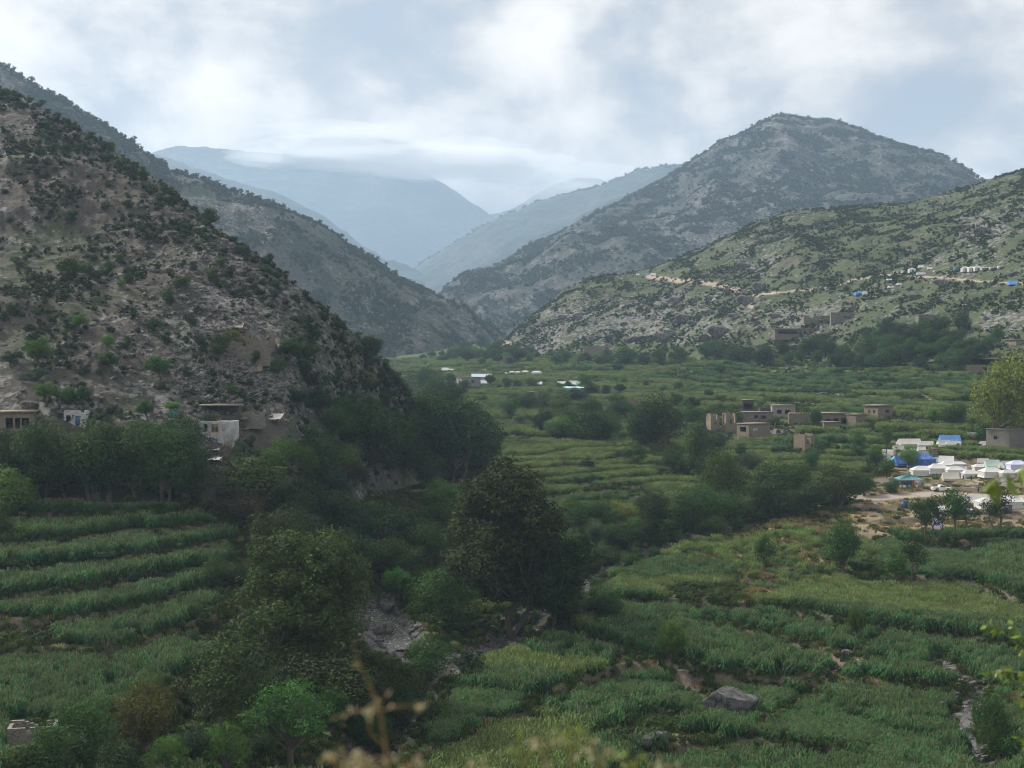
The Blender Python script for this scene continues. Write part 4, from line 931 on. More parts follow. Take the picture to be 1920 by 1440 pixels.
def wall_mesh(Lw, H, ops, ruin, rng, thick, base=-1.5):
    """a wall of length Lw with true openings and a broken top, as one closed surface in (u, thickness, z)"""
    us = {0.0, float(Lw), *[float(o_[0]) for o_ in ops], *[float(o_[1]) for o_ in ops]}
    if ruin:
        k = max(3, int(Lw/.5)); us |= {round(Lw*i/k, 3) for i in range(k+1)}
    us = sorted(u for u in us if -1e-6 <= u <= Lw+1e-6); us = [u for i, u in enumerate(us) if i == 0 or u-us[i-1] > .02]
    hh = H; tops = []
    for _ in us[:-1]:
        if ruin: hh = float(np.clip(hh+rng.normal()*ruin*.5*H, H*max(.12, 1-ruin*1.4), H))
        tops.append(round(hh/.2)*.2 if ruin else H)
    zs = sorted({base, *tops, *[float(o_[2]) for o_ in ops], *[float(o_[3]) for o_ in ops]}); zs = [z for i, z in enumerate(zs) if i == 0 or z-zs[i-1] > .01]
    zs = [z for z in zs if z >= base]
    nu_, nz_ = len(us)-1, len(zs)-1; fill = np.zeros((nu_+2, nz_+2), bool)
    for i in range(nu_):
        for j in range(nz_):
            um, zm = (us[i]+us[i+1])/2, (zs[j]+zs[j+1])/2
            fill[i+1, j+1] = zm < tops[i] and not any(o_[0] < um < o_[1] and o_[2] < zm < o_[3] for o_ in ops)
    V, F = [], []
    def q(*p_): F.append(list(range(len(V), len(V)+4))); V.extend(p_)
    for i in range(nu_):
        for j in range(nz_):
            if not fill[i+1, j+1]: continue
            a, b, c, d = us[i], us[i+1], zs[j], zs[j+1]
            q((a, 0, c), (b, 0, c), (b, 0, d), (a, 0, d)); q((b, thick, c), (a, thick, c), (a, thick, d), (b, thick, d))
            if not fill[i, j+1]: q((a, thick, c), (a, 0, c), (a, 0, d), (a, thick, d))
            if not fill[i+2, j+1]: q((b, 0, c), (b, thick, c), (b, thick, d), (b, 0, d))
            if not fill[i+1, j+2]: q((a, 0, d), (b, 0, d), (b, thick, d), (a, thick, d))
            if not fill[i+1, j]: q((a, thick, c), (b, thick, c), (b, 0, c), (a, 0, c))
    return np.array(V, float), np.array(F)
GH = 'stone and mud houses of the valley'
def house(name, px, py, w, d, h, rot, wall='stone_tan', front=(), left=(), right=(), back=(), roof=True, ruin=0, eave=.2, rmat='earth_roof', label='', seed=0, frame='timber', storey=None, yshift=0, trim=True, base=-1.5, zoff=0, beams=False):
    """front is the wall that faces the camera when rot = 0; sizes in metres"""
    p, dist, _ = hit(px, py); h *= 1.15; zoff += .5 if wall != 'whitewash' else 0; CLEAR.append((p.x, p.y+d/2-1, max(w, d)*.62)); o = empty(name, (p.x, p.y+yshift, p.z+zoff), R(rot)); tag(o, label, 'house' if 'house' in name else 'ruin' if 'ruin' in name else 'hut', GH)
    rng = rs(seed+900); t = .45; bl = []
    def add(ops, side):
        Ln = w if side in 'fb' else d-2*t-.006
        V, F = wall_mesh(Ln, h, ops, ruin, rng, t, base); u_, y_, z_ = V.T
        if side == 'f': V = np.stack([-w/2+u_, y_, z_], 1)
        if side == 'b': V = np.stack([-w/2+u_, d-t+y_, z_], 1)
        if side == 'l': V = np.stack([-w/2+y_, t+.003+u_, z_], 1)
        if side == 'r': V = np.stack([w/2-t+y_, t+.003+u_, z_], 1)
        bl.append((V, F))
    add(front, 'f'); add(back, 'b'); add(left, 'l'); add(right, 'r')
    part('wall', join(bl), M[wall], o)
    part('floor', boxes([(-w/2+t, w/2-t, t, d-t, -.3, .02)]), M['earth_roof'], o)
    for side, ops in (('f', front), ('l', left), ('r', right)):
        for op in ops:
            if len(op) < 5: continue
            u0, u1, z0, z1, kd = op
            if ruin > .1 and z1 > h*(1-ruin*.8)+.01: continue
            b = .10
            def bx(a0, a1, c0, c1, dep=(.12, .24)):
                if side == 'f': return (-w/2+a0, -w/2+a1, dep[0], dep[1], c0, c1)
                if side == 'l': return (-w/2+dep[0], -w/2+dep[1], t+a0, t+a1, c0, c1)
                return (w/2-dep[1], w/2-dep[0], t+a0, t+a1, c0, c1)
            fr = [bx(u0, u0+b, z0, z1), bx(u1-b, u1, z0, z1), bx(u0+b, u1-b, z0, z0+b), bx(u0+b, u1-b, z1-b, z1)]
            if kd == 'window':
                m_ = (u0+u1)/2; fr.append(bx(m_-.05, m_+.05, z0+b, z1-b)); part('window', boxes(fr), M[frame], o)
            elif kd == 'door':
                dr = part('door', boxes([bx(u0+b, u1-b, z0, z1-b, (.16, .22))]), M[frame], o)
                part('frame', boxes([fr[0], fr[1], fr[3]]), M['timber'], dr)
            elif kd == 'white':
                part('patch', boxes([bx(u0, u1, z0, z1, (-.02, .1))]), M['whitewash'], o, label='white painted patch')
    if roof:
        V, F = boxes([(-w/2-eave, w/2+eave, -eave, d+eave, h+.003, h+.32)])
        rf = part('roof', (V, F), M[rmat], o)
        if trim:
            bs = [(-w/2+i*(w/max(2, int(w/.8)))-.07, -w/2+i*(w/max(2, int(w/.8)))+.07, -eave-.15, -eave+.0, h+.03, h+.17) for i in range(int(w/.8)+1)]
            part('rafter_ends', boxes(bs), M['timber'], rf)
    if beams:
        for i in range(9):
            x_ = -w/2+.5+i*(w-1)/8
            q = part('roof_beam', tube([[x_, -.6, h+.12], [x_+rng.normal()*.1, d*.5, h+.2], [x_, d+.5, h+.12]], [.11, .11, .1], 6), M['new_timber'], o)
    return o
W_ = 'window'; D_ = 'door'
# the ruined hamlet on the right
H_ = house
H_('ruined_house', 1341, 808, 3.6, 5, 5.2, 14, front=[(1.2,2.1,1.8,2.9)], ruin=.5, roof=False, seed=1, label='left broken wall tower of the ruined hamlet, tan stone with one opening')
H_('ruined_house', 1371, 812, 4.2, 5, 6.6, 10, front=[(1.4,2.6,3.2,5.2)], ruin=.5, roof=False, seed=2, label='tall jagged tan wall remnant in the ruined hamlet, second from its left')
H_('ruined_house', 1400, 803, 8, 6, 3.2, -24, wall='stone_grey', front=[(1,3,.8,2.4)], ruin=.35, roof=False, seed=3, label='grey collapsed room between tall jagged wall and two-storey house in the hamlet')
H_('stone_house', 1424, 824, 11, 6.5, 4.6, 34, wall='mud', left=[(1.0,4.2,2.5,4.3),(.6,1.1,.4,1.0),(2.2,2.8,.3,1.0),(3.8,4.4,.3,1.0)], front=[(2.2,4.6,2.4,3.8,'white'),(.5,1.3,0,1.7,D_)], label='two-storey mud house with big dark opening and white patch, front of the ruined hamlet', roof=True, rmat='mud')
H_('stone_house', 1424, 803, 12, 6, 5.0, -10, wall='stone_grey', front=[(4.6,6.2,3.2,4.6,W_),(7.4,9.2,3.2,4.6,W_)], label='grey two-storey house with two framed windows, middle of the ruined hamlet', yshift=4)
H_('stone_house', 1408, 786, 5, 5, 6.2, -8, wall='dark_in', front=[(.8,4.2,3.4,5.8)], label='dark upper room rising highest above the ruined hamlet', yshift=7, roof=True)
H_('stone_house', 1474, 790, 9.5, 6, 4.4, -4, wall='concrete', front=[(2.0,3.8,1.8,3.4),(5.2,7.4,1.8,3.4)], label='grey house with two dark square windows at the hamlet back right', yshift=5)
H_('stone_house', 1445, 786, 7, 6, 4.2, 0, wall='dark_in', front=[(1,3,1.5,3.2),(4,6,1.5,3.2)], ruin=.2, roof=False, seed=6, label='dark roofless house between the dark upper room and the grey house', yshift=5)
H_('ruined_house', 1500, 796, 9, 6, 3.4, -8, wall='mud', front=[(6,7.6,0,2.2,D_)], roof=False, beams=True, ruin=.05, label='low mud house with bare orange roof beams, right of the hamlet', seed=7)
H_('stone_house', 1566, 800, 9.5, 6, 4.0, -12, wall='stone_tan', front=[(1,3,.8,2.6),(4,6,.6,2.8),(7,8.8,.6,2.8)], label='tan porch house with wide dark openings, between orange-beam house and tidy small house', roof=True, eave=.6)
H_('mud_hut', 1560, 812, 6, 4, 3.0, -5, wall='mud', label='plain low mud room in front of the tan porch house', roof=True)
H_('stone_house', 1660, 784, 9, 7, 3.6, 36, wall='stone_tan', left=[(1.0,2.0,1.2,2.6,W_),(3.4,4.4,1.2,2.6,W_)], front=[(4.5,7.0,1.2,2.6,W_)], label='tidy small tan house with dark windows and overhanging flat roof on a terrace', eave=.5)
H_('mud_hut', 1614, 797, 5.5, 5, 3.0, 36, wall='mud', label='small plain mud hut between tan porch house and tidy small house', roof=True, eave=.2)
H_('mud_hut', 1518, 840, 5.4, 5, 3.8, 40, wall='stone_tan', front=[(1,3.4,.8,3.2)], ruin=.1, roof=False, seed=9, label='lone roofless tan hut standing in the maize below the orange-beam house')
H_('stone_house', 1908, 842, 10, 9, 5.0, 38, wall='stone_grey', left=[(4.2,5.6,2.4,3.6,W_)], label='grey stone box house at the right edge with one small window', eave=.1, rmat='stone_grey')
H_('mud_hut', 1753, 861, 2.0, 2.0, 2.6, -15, wall='stone_grey', label='narrow grey outhouse at the maize edge above the white tents', eave=.1)
# houses on the right slope
H_('verandah_house', 1492, 634, 26, 8, 4.6, -6, wall='stone_grey', front=[(2,14,2.0,4.2),(15,16.4,2.2,3.8,W_),(18,19.6,2.2,3.8,W_),(21,22.4,2.2,3.8,W_)], frame='blue_wood', label='long stone house with blue verandah and blue windows on the right slope', eave=.6)
H_('ruined_house', 1540, 604, 22, 7, 3.4, -4, wall='stone_grey', front=[(2,8,.8,2.8),(9,12,.8,2.8)], ruin=.3, roof=False, seed=12, label='roofless grey ruin above the blue verandah house')
H_('stone_house', 1578, 604, 13, 8, 4.6, -8, wall='stone_grey', front=[(8,9.5,2,3.2)], label='square grey house beside the roofless ruin on the right slope', eave=.1, rmat='stone_grey')
H_('stone_house', 1917, 676, 9, 7, 8.0, 28, wall='stone_tan', left=[(1,2.4,5.0,6.8,W_),(3.4,4.8,5.0,6.8,W_)], front=[(1,2.6,5.0,6.8,W_),(1,2.6,1.4,3.2,W_),(4,5.6,5.0,6.8,W_)], frame='orange_wood', label='tall tan house with orange window frames at the right edge', eave=.5)
H_('mud_hut', 1827, 702, 7.5, 5, 3.4, -20, wall='mud', ruin=.15, roof=False, seed=14, label='small broken tan hut half hidden by slope trees at right')
H_('mud_hut', 1737, 606, 9, 6, 3.6, 0, wall='stone_grey', front=[(1,4,.4,2.4)], label='low dark hut alone at the foot of the far right slope', eave=.3)
# houses of the middle valley
H_('stone_house', 884, 726, 12, 8, 4.4, 28, wall='concrete', front=[(2,3.6,2,3.6),(6,7.6,2,3.6)], left=[(2,4,2,3.6)], label='far grey house with dark openings at the head of the valley', eave=.4)
H_('mud_hut', 903, 720, 12, 6, 3, -5, wall='concrete', label='long low far building right of the grey house at the valley head', eave=.2)
H_('mud_hut', 958, 684, 12, 6, 5, 0, wall='stone_tan', front=[(2,5,1,3.4),(7,10,1,3.4)], label='brown two-room house among far trees at the foot of the rocky spur')
H_('mud_hut', 1188, 767, 5.5, 4, 4.2, -12, wall='stone_tan', roof=False, ruin=.2, seed=15, label='small brick tower alone in the middle fields')
H_('mud_hut', 1014, 748, 13, 5, 2.6, 0, wall='dark_in', front=[(1,11,.4,2.2)], label='low dark shed hidden among trees in the middle valley')
H_('stone_house', 1128, 664, 27, 6, 5, 0, wall='stone_tan', front=[(2,4,2,4),(7,9,2,4),(13,15,2,4),(20,22,2,4)], ruin=.35, roof=False, seed=16, label='long tan stone wall of a ruin at the foot of the rocky spur')
H_('stone_house', 890, 664, 12, 5, 4, 0, wall='stone_grey', ruin=.25, roof=False, seed=17, label='small grey ruin leftmost at the foot of the rocky spur')
# the left hill
H_('ruined_house', 404, 828, 7.2, 4.5, 3.7, -7, wall='whitewash', front=[(.5,1.9,2.0,3.6),(2.6,4.3,1.8,3.6,W_),(4.8,5.8,2.2,3.6)], frame='new_timber', ruin=.02, roof=False, seed=20, label='white plastered ruined house front with yellow window frame, at the left hill foot')
H_('porch_house', 31, 812, 6.6, 4.5, 3.2, 8, wall='mud', front=[(1.2,2.6,.4,2.6),(3.0,4.0,.4,2.6),(4.3,5.8,.4,2.6)], label='small porch house with dark posts at the left edge', eave=.5, rmat='timber')
H_('ruined_house', 140, 797, 4.6, 3, 2.6, -4, wall='whitewash', front=[(.5,1.4,.8,2.0,W_),(2.4,3.4,0,1.9,D_)], frame='blue_wood', ruin=.2, roof=False, seed=21, label='white ruin fragment with blue shutter right of the porch house')
H_('ruined_house', 412, 786, 8, 3, 2.0, -3, wall='dark_in', front=[(.8,8,.2,2.2)], label='crushed dark house under a sagging earth roof, above the white ruined house', roof=True, eave=.4, rmat='earth_roof', seed=22)
H_('ruined_house', 462, 678, 11, 4, 3.8, -3, wall='stone_grey', ruin=.22, roof=False, seed=23, label='broad broken stone wall halfway up the left hill')
H_('ruined_house', 470, 655, 10, 3, 3.2, -6, wall='mud', ruin=.4, roof=False, seed=24, label='crumbled mud wall just uphill of the broad broken stone wall')
H_('ruined_house', 455, 795, 8, 3, 1.8, -12, wall='stone_grey', ruin=.5, roof=False, seed=25, label='low stone remains right of the crushed dark house')
H_('ruined_house', 215, 818, 8, 3, 2.2, 0, wall='stone_grey', ruin=.4, roof=False, seed=26, label='low stone remains behind the left grove')
H_('ruined_house', 345, 815, 6, 3, 2.2, 4, wall='stone_grey', ruin=.45, roof=False, seed=27, label='low stone remains left of the white ruined house')
H_('ruined_house', 60, 1408, 5.5, 4, 2.0, 12, wall='stone_grey', ruin=.4, roof=False, seed=28, label='low broken walls at the bottom left corner')
# roofs that slid down: a slab with its poles
def slab(px, py, w, d, rot, tilt, mat, label, name='fallen_roof', z=.6):
    p, _, _ = hit(px, py); o = empty(name, (p.x, p.y, p.z+z), R(rot)); o.rotation_euler = (R(tilt), R(5), R(rot)); tag(o, label, 'roof', 'roofs fallen in the quake')
    u = np.linspace(-1, 1, 13)[None, :]; v = np.linspace(-1, 1, 7)[:, None]
    X = u*w/2+0*v; Y = v*d/2+0*u; Z = -.5*np.cos(u*1.4)*np.cos(v)+.25*fbm((X+px)/1.2, (Y+py)/1.2, octv=3, seed=int(px)); Z = Z+0.0
    top = np.stack([X, Y, Z], -1).reshape(-1, 3); F = grid_faces(7, 13); bot = top-[0, 0, .22]
    k = len(top); edge = []
    ring = list(range(13))+[12+13*i for i in range(1, 7)]+[78+12-1-i for i in range(12)]+[13*i for i in range(5, 0, -1)]
    for i, a_ in enumerate(ring): b_ = ring[(i+1) % len(ring)]; edge.append([a_, b_, b_+k, a_+k])
    part('slab', (np.r_[top, bot], np.r_[F, F[:, ::-1]+k, np.array(edge)]), M[mat], o)
    rg = rs(int(px))
    for i in range(6):
        x_ = -w/2+w*(i+.5)/6+rg.normal()*.15
        part('roof_beam', tube([[x_, -d/2-.7*rg.rand(), -.5], [x_+rg.normal()*.2, 0, -.75], [x_+rg.normal()*.3, d/2+.4, -.4]], [.09, .10, .08], 5), M['timber'], o)
slab(430, 612, 6.5, 3, 6, 20, 'earth_roof', 'tilted earth roof lying highest on the left hill')
slab(486, 660, 4.2, 2.5, -12, 24, 'whitewash', 'small pale sheet roof draped over the broken hillside wall')
slab(470, 692, 5.5, 3, 8, 26, 'timber', 'splintered timber roof fallen below the broken hillside wall')
slab(508, 783, 5.0, 3, -6, 24, 'tin', 'corrugated tin roof sheet lying right of the crushed dark house')
slab(440, 782, 7, 3, -14, 18, 'earth_roof', 'sagging earth roof between crushed dark house and tin sheet')
slab(1497, 812, 6, 4, 20, 25, 'timber', 'splintered roof fallen in front of the orange-beam house')
slab(1465, 812, 7, 4, -20, 25, 'earth_roof', 'collapsed earth roof in the middle of the ruined hamlet')
slab(1390, 822, 6, 4, -10, 22, 'earth_roof', 'collapsed earth roof at the left foot of the ruined hamlet')
slab(95, 1395, 4.5, 3, 18, 20, 'timber', 'weathered plank roof fallen at the bottom left corner')
slab(45, 1412, 3.5, 2, -18, 20, 'whitewash', 'crumpled white sheet roof at the bottom left corner')
# loose beams
GB = 'loose wooden beams among the ruins'
brg = rs(88)
for i, (px, py, L_, az, el) in enumerate([(366,690,4,80,40),(385,685,5,100,30),(430,700,5,-60,35),(450,705,4,30,30),(355,680,4,60,25),(470,745,4,-30,20),(404,800,3,70,35),(388,795,3,-50,30),(520,795,4,-20,20),(432,690,3.5,85,55),
      (1378,815,5,40,30),(1462,802,6,-40,35),(1478,806,6,30,25),(1490,806,5,-20,35),(1450,808,5,70,40),(1510,812,5,-35,20),(1352,806,4,60,40),
      (70,1400,4,30,25),(110,1390,4,-40,30),(35,1405,3.5,60,20),(90,1420,4,10,15),(130,1402,4,-10,25)]):
    p, dd, _ = hit(px, py); a = R(az); e = R(el); dv = np.array([math.cos(a)*math.cos(e), math.sin(a)*math.cos(e)*.6, math.sin(e)])*L_
    o = link('wooden_beam', mesh_np('wooden_beam', *tube([[0, 0, 0], dv*.5+brg.normal(size=3)*.08, dv], [.13, .12, .09], 6), True, [M['timber']]), loc=p)
    later(o, 'leaning grey beam', 'beam', px, py, GB)
# rubble round the ruins
rub = []
for (px, py, r_, n_) in [(1345,812,6,900),(1380,818,10,2200),(1360,828,9,1500),(1400,802,7,900),(1468,808,10,2000),(1495,812,8,900),(1330,820,8,700),(1300,800,8,200),(1590,805,6,200),(1690,790,8,300),(1740,790,8,300),(410,790,6,500),(460,690,7,600),(430,640,6,400),(400,720,8,800),(500,720,7,500),(380,830,5,300),(60,1410,6,400),(105,1400,5,300),
      (700,900,8,200),(1490,632,14,300),(1540,612,14,300),(1100,665,14,250),(590,900,6,200),(1340,925,6,160),(1500,900,12,260),(1870,780,12,300),(1320,850,9,200)]:
    p, dd, s_ = hit(px, py); q = np.array(p)+brg.normal(size=(n_, 3))*[r_*.5, r_*.5, 0]
    for c_ in q[::1]:
        rub.append((c_[0], c_[1]))
rub = np.array(rub)
def zmany(xy):
    out = np.full(len(xy), np.nan)
    zg = height(xy[:, 0], xy[:, 1])[0]
    for i, (x_, y_) in enumerate(xy):
        best = zg[i]
        for nm, b in BV[1:]:
            r = b.ray_cast(Vector((x_, y_, 600)), Vector((0, 0, -1)))
            if r[0] is not None and r[0].z > best: best = r[0].z
        out[i] = best
    return out
Z_ = zmany(rub)
scatter('rubble', np.c_[rub, Z_], .15+.75*brg.rand(len(rub))**3.5, brg.choice(4, len(rub)), rk, 9, 'broken stones heaped around the ruined houses', 'rubble', .5)
# stone bank under the hamlet and field walls
def _rarr(seed):
    me_ = rock_mesh(seed, 1); return np.array([v.co[:] for v in me_.vertices]), np.array([list(p_.vertices) for p_ in me_.polygons])
RKL = [_rarr(i+70) for i in range(3)]
def dry_wall(px0, py0, px1, py1, h, label, seed, th=.6, mat='stone_grey'):
    a, _, _ = hit(px0, py0); b, _, _ = hit(px1, py1); n_ = max(4, int((b-a).length/1.2)); rg = rs(seed); o = empty('field_wall', a); bl = []; tag(o, label, 'wall', 'dry stone field walls')
    L_ = b-a; ux, uy = L_.x/L_.length, L_.y/L_.length; Vs, Fs = [], []; 
    for i in range(n_):
        t0, t1 = i/n_, (i+1)/n_; q0 = a+L_*t0; q1 = a+L_*t1; z0 = zmany(np.array([[q0.x, q0.y], [q1.x, q1.y]]))
        hh = h*(.8+.35*rg.rand()); th_ = th*(.85+.3*rg.rand())
        for _ in range(int(14*hh*th_)+6):
            v_, f_ = RKL[rg.randint(3)]; tt = rg.rand(); hz_ = rg.rand()*hh; s_ = .16+.2*rg.rand()
            c_ = np.array([q0.x+(q1.x-q0.x)*tt-a.x-uy*(rg.rand()-.5)*th_, q0.y+(q1.y-q0.y)*tt-a.y+ux*(rg.rand()-.5)*th_, z0[0]*(1-tt)+z0[1]*tt-a.z+hz_])
            an = rg.rand()*6.28; rm = np.array([[math.cos(an), -math.sin(an), 0], [math.sin(an), math.cos(an), 0], [0, 0, 1]])
            Fs.append(f_+sum(len(q_) for q_ in Vs)); Vs.append(v_@rm.T*s_+c_)
    part('stonework', (np.concatenate(Vs), np.concatenate(Fs)), M['rock'], o)
dry_wall(1425, 827, 1500, 829, 1.6, 'low stone terrace wall below the two-storey mud house', 1)
dry_wall(1560, 954, 1632, 958, 1.0, 'low dry stone wall in the dry field below the blue tank', 2)
dry_wall(1440, 1068, 1570, 1071, .8, 'low dark stone wall left of the lone round field tree', 3)
dry_wall(1760, 1340, 1830, 1290, 1.6, 'rough stone wall beside the stony channel at lower right', 4, .9)
dry_wall(1840, 1290, 1925, 1275, 1.2, 'overgrown wall at the right edge above the bright round tree', 5, .9)
dry_wall(200, 1255, 330, 1262, 1.0, 'boulder wall under the maize at lower left', 6, .8)
dry_wall(300, 1262, 400, 1225, .9, 'dark stone bank below the largest left maize field', 7, .8)

# ------------------------------------------------------------------ boulders
GR = 'boulders of the slopes and stream'
bmesh_protos = [rock_mesh(40+i, 4, 'rock', .62, .30) for i in range(5)] + [rock_mesh(50+i, 4, 'rock_dark', .6, .30) for i in range(2)]
def boulder(px, py, wpx, hpx, k=0, label=None, desc='pale boulder', rz=None, dep=.8, sink=.25):
    p, d, _ = hit(px, py); w = wpx*p.y/FP/2; h = hpx*p.y/FP
    o = link('boulder', bmesh_protos[k], loc=(p.x, p.y+w*dep*.5, p.z+h*(.5-sink*.5))); o.scale = (w/1.05, w*dep, h*(1+sink)/2/.5)
    o.rotation_euler = (0, 0, (brg.rand()-.5)*.6 if rz is None else rz)
    if label: tag(o, label, 'boulder', GR)
    else: later(o, desc, 'boulder', px, py-hpx/2, GR)
boulder(1375, 1340, 128, 48, 5, 'big flat-topped grey boulder in the near right field', rz=.05, dep=.6)
boulder(1234, 1412, 66, 36, 6, 'dark layered boulder at the bottom, left of the near maize', rz=.2)
boulder(865, 1410, 44, 20, 6, 'half-buried grey boulder at the bottom centre')
boulder(722, 1192, 42, 30, 6, 'large smooth grey boulder beside the white rapids', rz=.4, sink=.3); boulder(722, 1150, 42, 26, 5, 'dark wet boulder at the top of the white rapids')
for a in [(744,1180,14,10),(752,1187,16,12),(765,1190,18,12),(775,1180,13,9),(760,1172,12,8),(772,1172,12,8),(742,1170,12,8),(756,1200,14,10),(735,1205,13,9),(785,1175,12,7),(790,1185,10,7),(748,1215,12,8),(730,1143,10,6),(770,1162,10,6)]: boulder(*a, 2, desc='rounded grey stone')
for a in [(898,1226,18,8),(912,1230,10,5),(800,1278,26,10),(815,1270,16,8),(790,1290,18,10),(783,1310,20,16),(880,1212,9,5),(905,1205,8,5),(940,1200,12,7),(1255,1012,20,7),(1385,990,14,8),(1400,988,14,8),(1375,995,12,7),(650,1375,20,12),(640,1385,16,10),(630,1372,14,9),(660,1365,16,10),(790,1340,10,7)]: boulder(*a, 3, desc='grey stream stone')
for a in [(1820,1320,14,8),(1835,1335,20,8),(1838,1352,24,10),(1845,1370,22,10),(1840,1385,18,8),(1855,1410,30,10),(1850,1425,26,9),(1900,1425,24,14),(1870,1395,14,7),(1815,1305,12,8)]: boulder(*a, 4, desc='flat grey channel stone')
for a in [(165,1262,34,20),(190,1266,22,12),(113,1252,7,10),(140,1255,12,9),(365,1165,10,8),(380,1162,9,9),(378,1180,18,6),(35,1245,12,6)]: boulder(*a, 5, desc='dark field stone')
for a in [(1590,1232,22,14),(1612,1225,8,6),(1632,1222,8,8),(1625,1235,8,7),(1612,1252,12,5),(1570,1264,12,8),(1645,1218,6,6),(1425,1347,10,6)]: boulder(*a, 0, desc='pale path stone')
# boulders of the right hill
for a in [(1395,505,26,14),(1408,512,16,10),(1355,523,18,9),(1270,569,28,14),(1285,605,34,18),(1300,612,22,12),(1350,632,40,24),(1378,598,24,12),(1400,572,34,20),(1425,545,28,18),(1455,596,26,10),(1440,585,14,9),(1640,660,26,24),(1692,662,22,12),(1770,536,36,14),(1748,1,1,1)][:-1]: boulder(*a, 0, desc='large pale boulder')
for a in [(1842,440,34,15),(1808,446,18,10),(1725,468,14,8),(1690,470,12,7),(1610,505,16,8),(1630,502,18,8),(1525,508,14,12),(1560,550,10,7),(1470,535,14,8),(1460,520,12,7),(1905,515,16,8),(1545,742,18,9),(1730,728,16,13),(1000,620,16,9),(1020,612,22,11),(1040,603,14,8),(1055,598,16,9),(1085,600,16,10),(1110,640,20,12),(1140,652,18,9),(1170,610,14,8),(1190,640,22,12),(1205,622,14,9),(1240,640,30,16),(1225,600,14,8),(1160,690,22,9),(1255,632,24,14),(1110,522,18,7),(1135,530,10,6),(1180,575,12,7),(1320,640,20,14),(1330,590,16,10),(1480,600,12,8),(1420,610,14,9),(965,650,14,7),(985,655,12,6),(1220,560,10,6),(1300,570,14,8),(1860,470,14,8),(1785,505,12,6),(1705,545,10,6),(1850,600,14,8),(1880,590,12,7),(1900,560,12,6),(1815,575,10,5),(1335,470,10,6),(1420,455,9,5),(1550,430,8,5),(1650,425,9,6),(1880,400,16,9),(1900,440,14,8)]:
    boulder(*a, int(brg.randint(5)), desc='pale boulder')
# left hill rocks
for a in [(75,225,20,9),(72,235,10,8),(440,470,16,8),(420,455,14,7),(330,510,14,7),(280,510,12,7),(395,585,30,10),(360,600,16,8),(450,560,16,7),(470,600,14,8),(55,765,30,14),(140,760,20,10),(290,575,12,7),(200,610,12,7),(410,540,12,6),(525,610,10,6),(120,420,9,6),(170,480,9,6),(340,430,10,6),(365,420,12,7),(400,480,12,7),(540,640,14,8),(480,520,14,6),(270,645,14,6),(300,680,14,6),(250,700,14,6),(560,800,18,9),(690,880,10,6),(720,890,12,8)]: boulder(*a, int(brg.randint(5)), desc='pale rock')
# ------------------------------------------------------------------ tents
print('tents...')
def cloth_mat():
    m, t = newmat('tent_cloth'); oi = t.add('ShaderNodeObjectInfo'); g = t.add('ShaderNodeTexCoord').outputs['Object']
    a = t.noise(g, 1.1, 5, .65, .6); w = t.noise(g, 2.4, 4, .6, 1.5)
    c = t.mix(t.ss(a, .45, .75), oi.outputs['Color'], (.52, .50, .46, 1)); c = t.mix(.35, oi.outputs['Color'], c)
    p = t.add('ShaderNodeBsdfPrincipled', i_Base_Color=c, i_Roughness=.8)
    b = t.add('ShaderNodeBump', i_Height=w); b.inputs['Strength'].default_value = .5; b.inputs['Distance'].default_value = .15; t.put(p.inputs['Normal'], b.outputs[0])
    tr = t.add('ShaderNodeBsdfTranslucent', i_Color=c)
    ms = t.add('ShaderNodeMixShader', i_0=.15, i_1=p.outputs[0], i_2=tr.outputs[0])
    t.add('ShaderNodeOutputMaterial', i_Surface=ms.outputs[0]); return m
M['cloth'] = cloth_mat(); M['pole'] = plain_mat('tent_pole', (.22,.18,.13)); M['dark_gap'] = plain_mat('opening_shade', (.16,.15,.14))  # dark_gap: inside shade of tent doors and windows put into the colour
WHITE = (.56,.56,.55,1); CREAM = (.44,.425,.385,1); BLUE = (.035,.13,.42,1); SKYB = (.10,.27,.62,1); TEAL = (.10,.25,.26,1); PALEG = (.42,.56,.48,1); LILAC = (.56,.50,.74,1); GREY = (.42,.42,.42,1); SEA = (.12,.42,.45,1)
def quadgrid(a, b, c, d, nu=8, nv=5, sag=0.0, seed=0, wr=.03):
    """a cloth panel between four corners: a,b lower, d,c upper"""
    a, b, c, d = map(lambda q: np.array(q, float), (a, b, c, d))
    u = np.linspace(0, 1, nu)[None, :, None]; v = np.linspace(0, 1, nv)[:, None, None]
    P = (a*(1-u)+b*u)*(1-v)+(d*(1-u)+c*u)*v
    nrm = np.cross(b-a, d-a); nrm = nrm/(np.linalg.norm(nrm)+1e-9)
    P = P-nrm*sag*np.sin(pi*u)*np.sin(pi*v)+nrm*wr*fbm(P[..., :1]*1.7+seed, P[..., 1:2]*1.7, P[..., 2:]*1.7, octv=3, seed=seed)*(4*u*(1-u))**.3
    return P.reshape(-1, 3), grid_faces(nv, nu)
def tri(a, b, c): return np.array([a, b, c, c], float), np.array([[0, 1, 2, 2]])
TP = {}
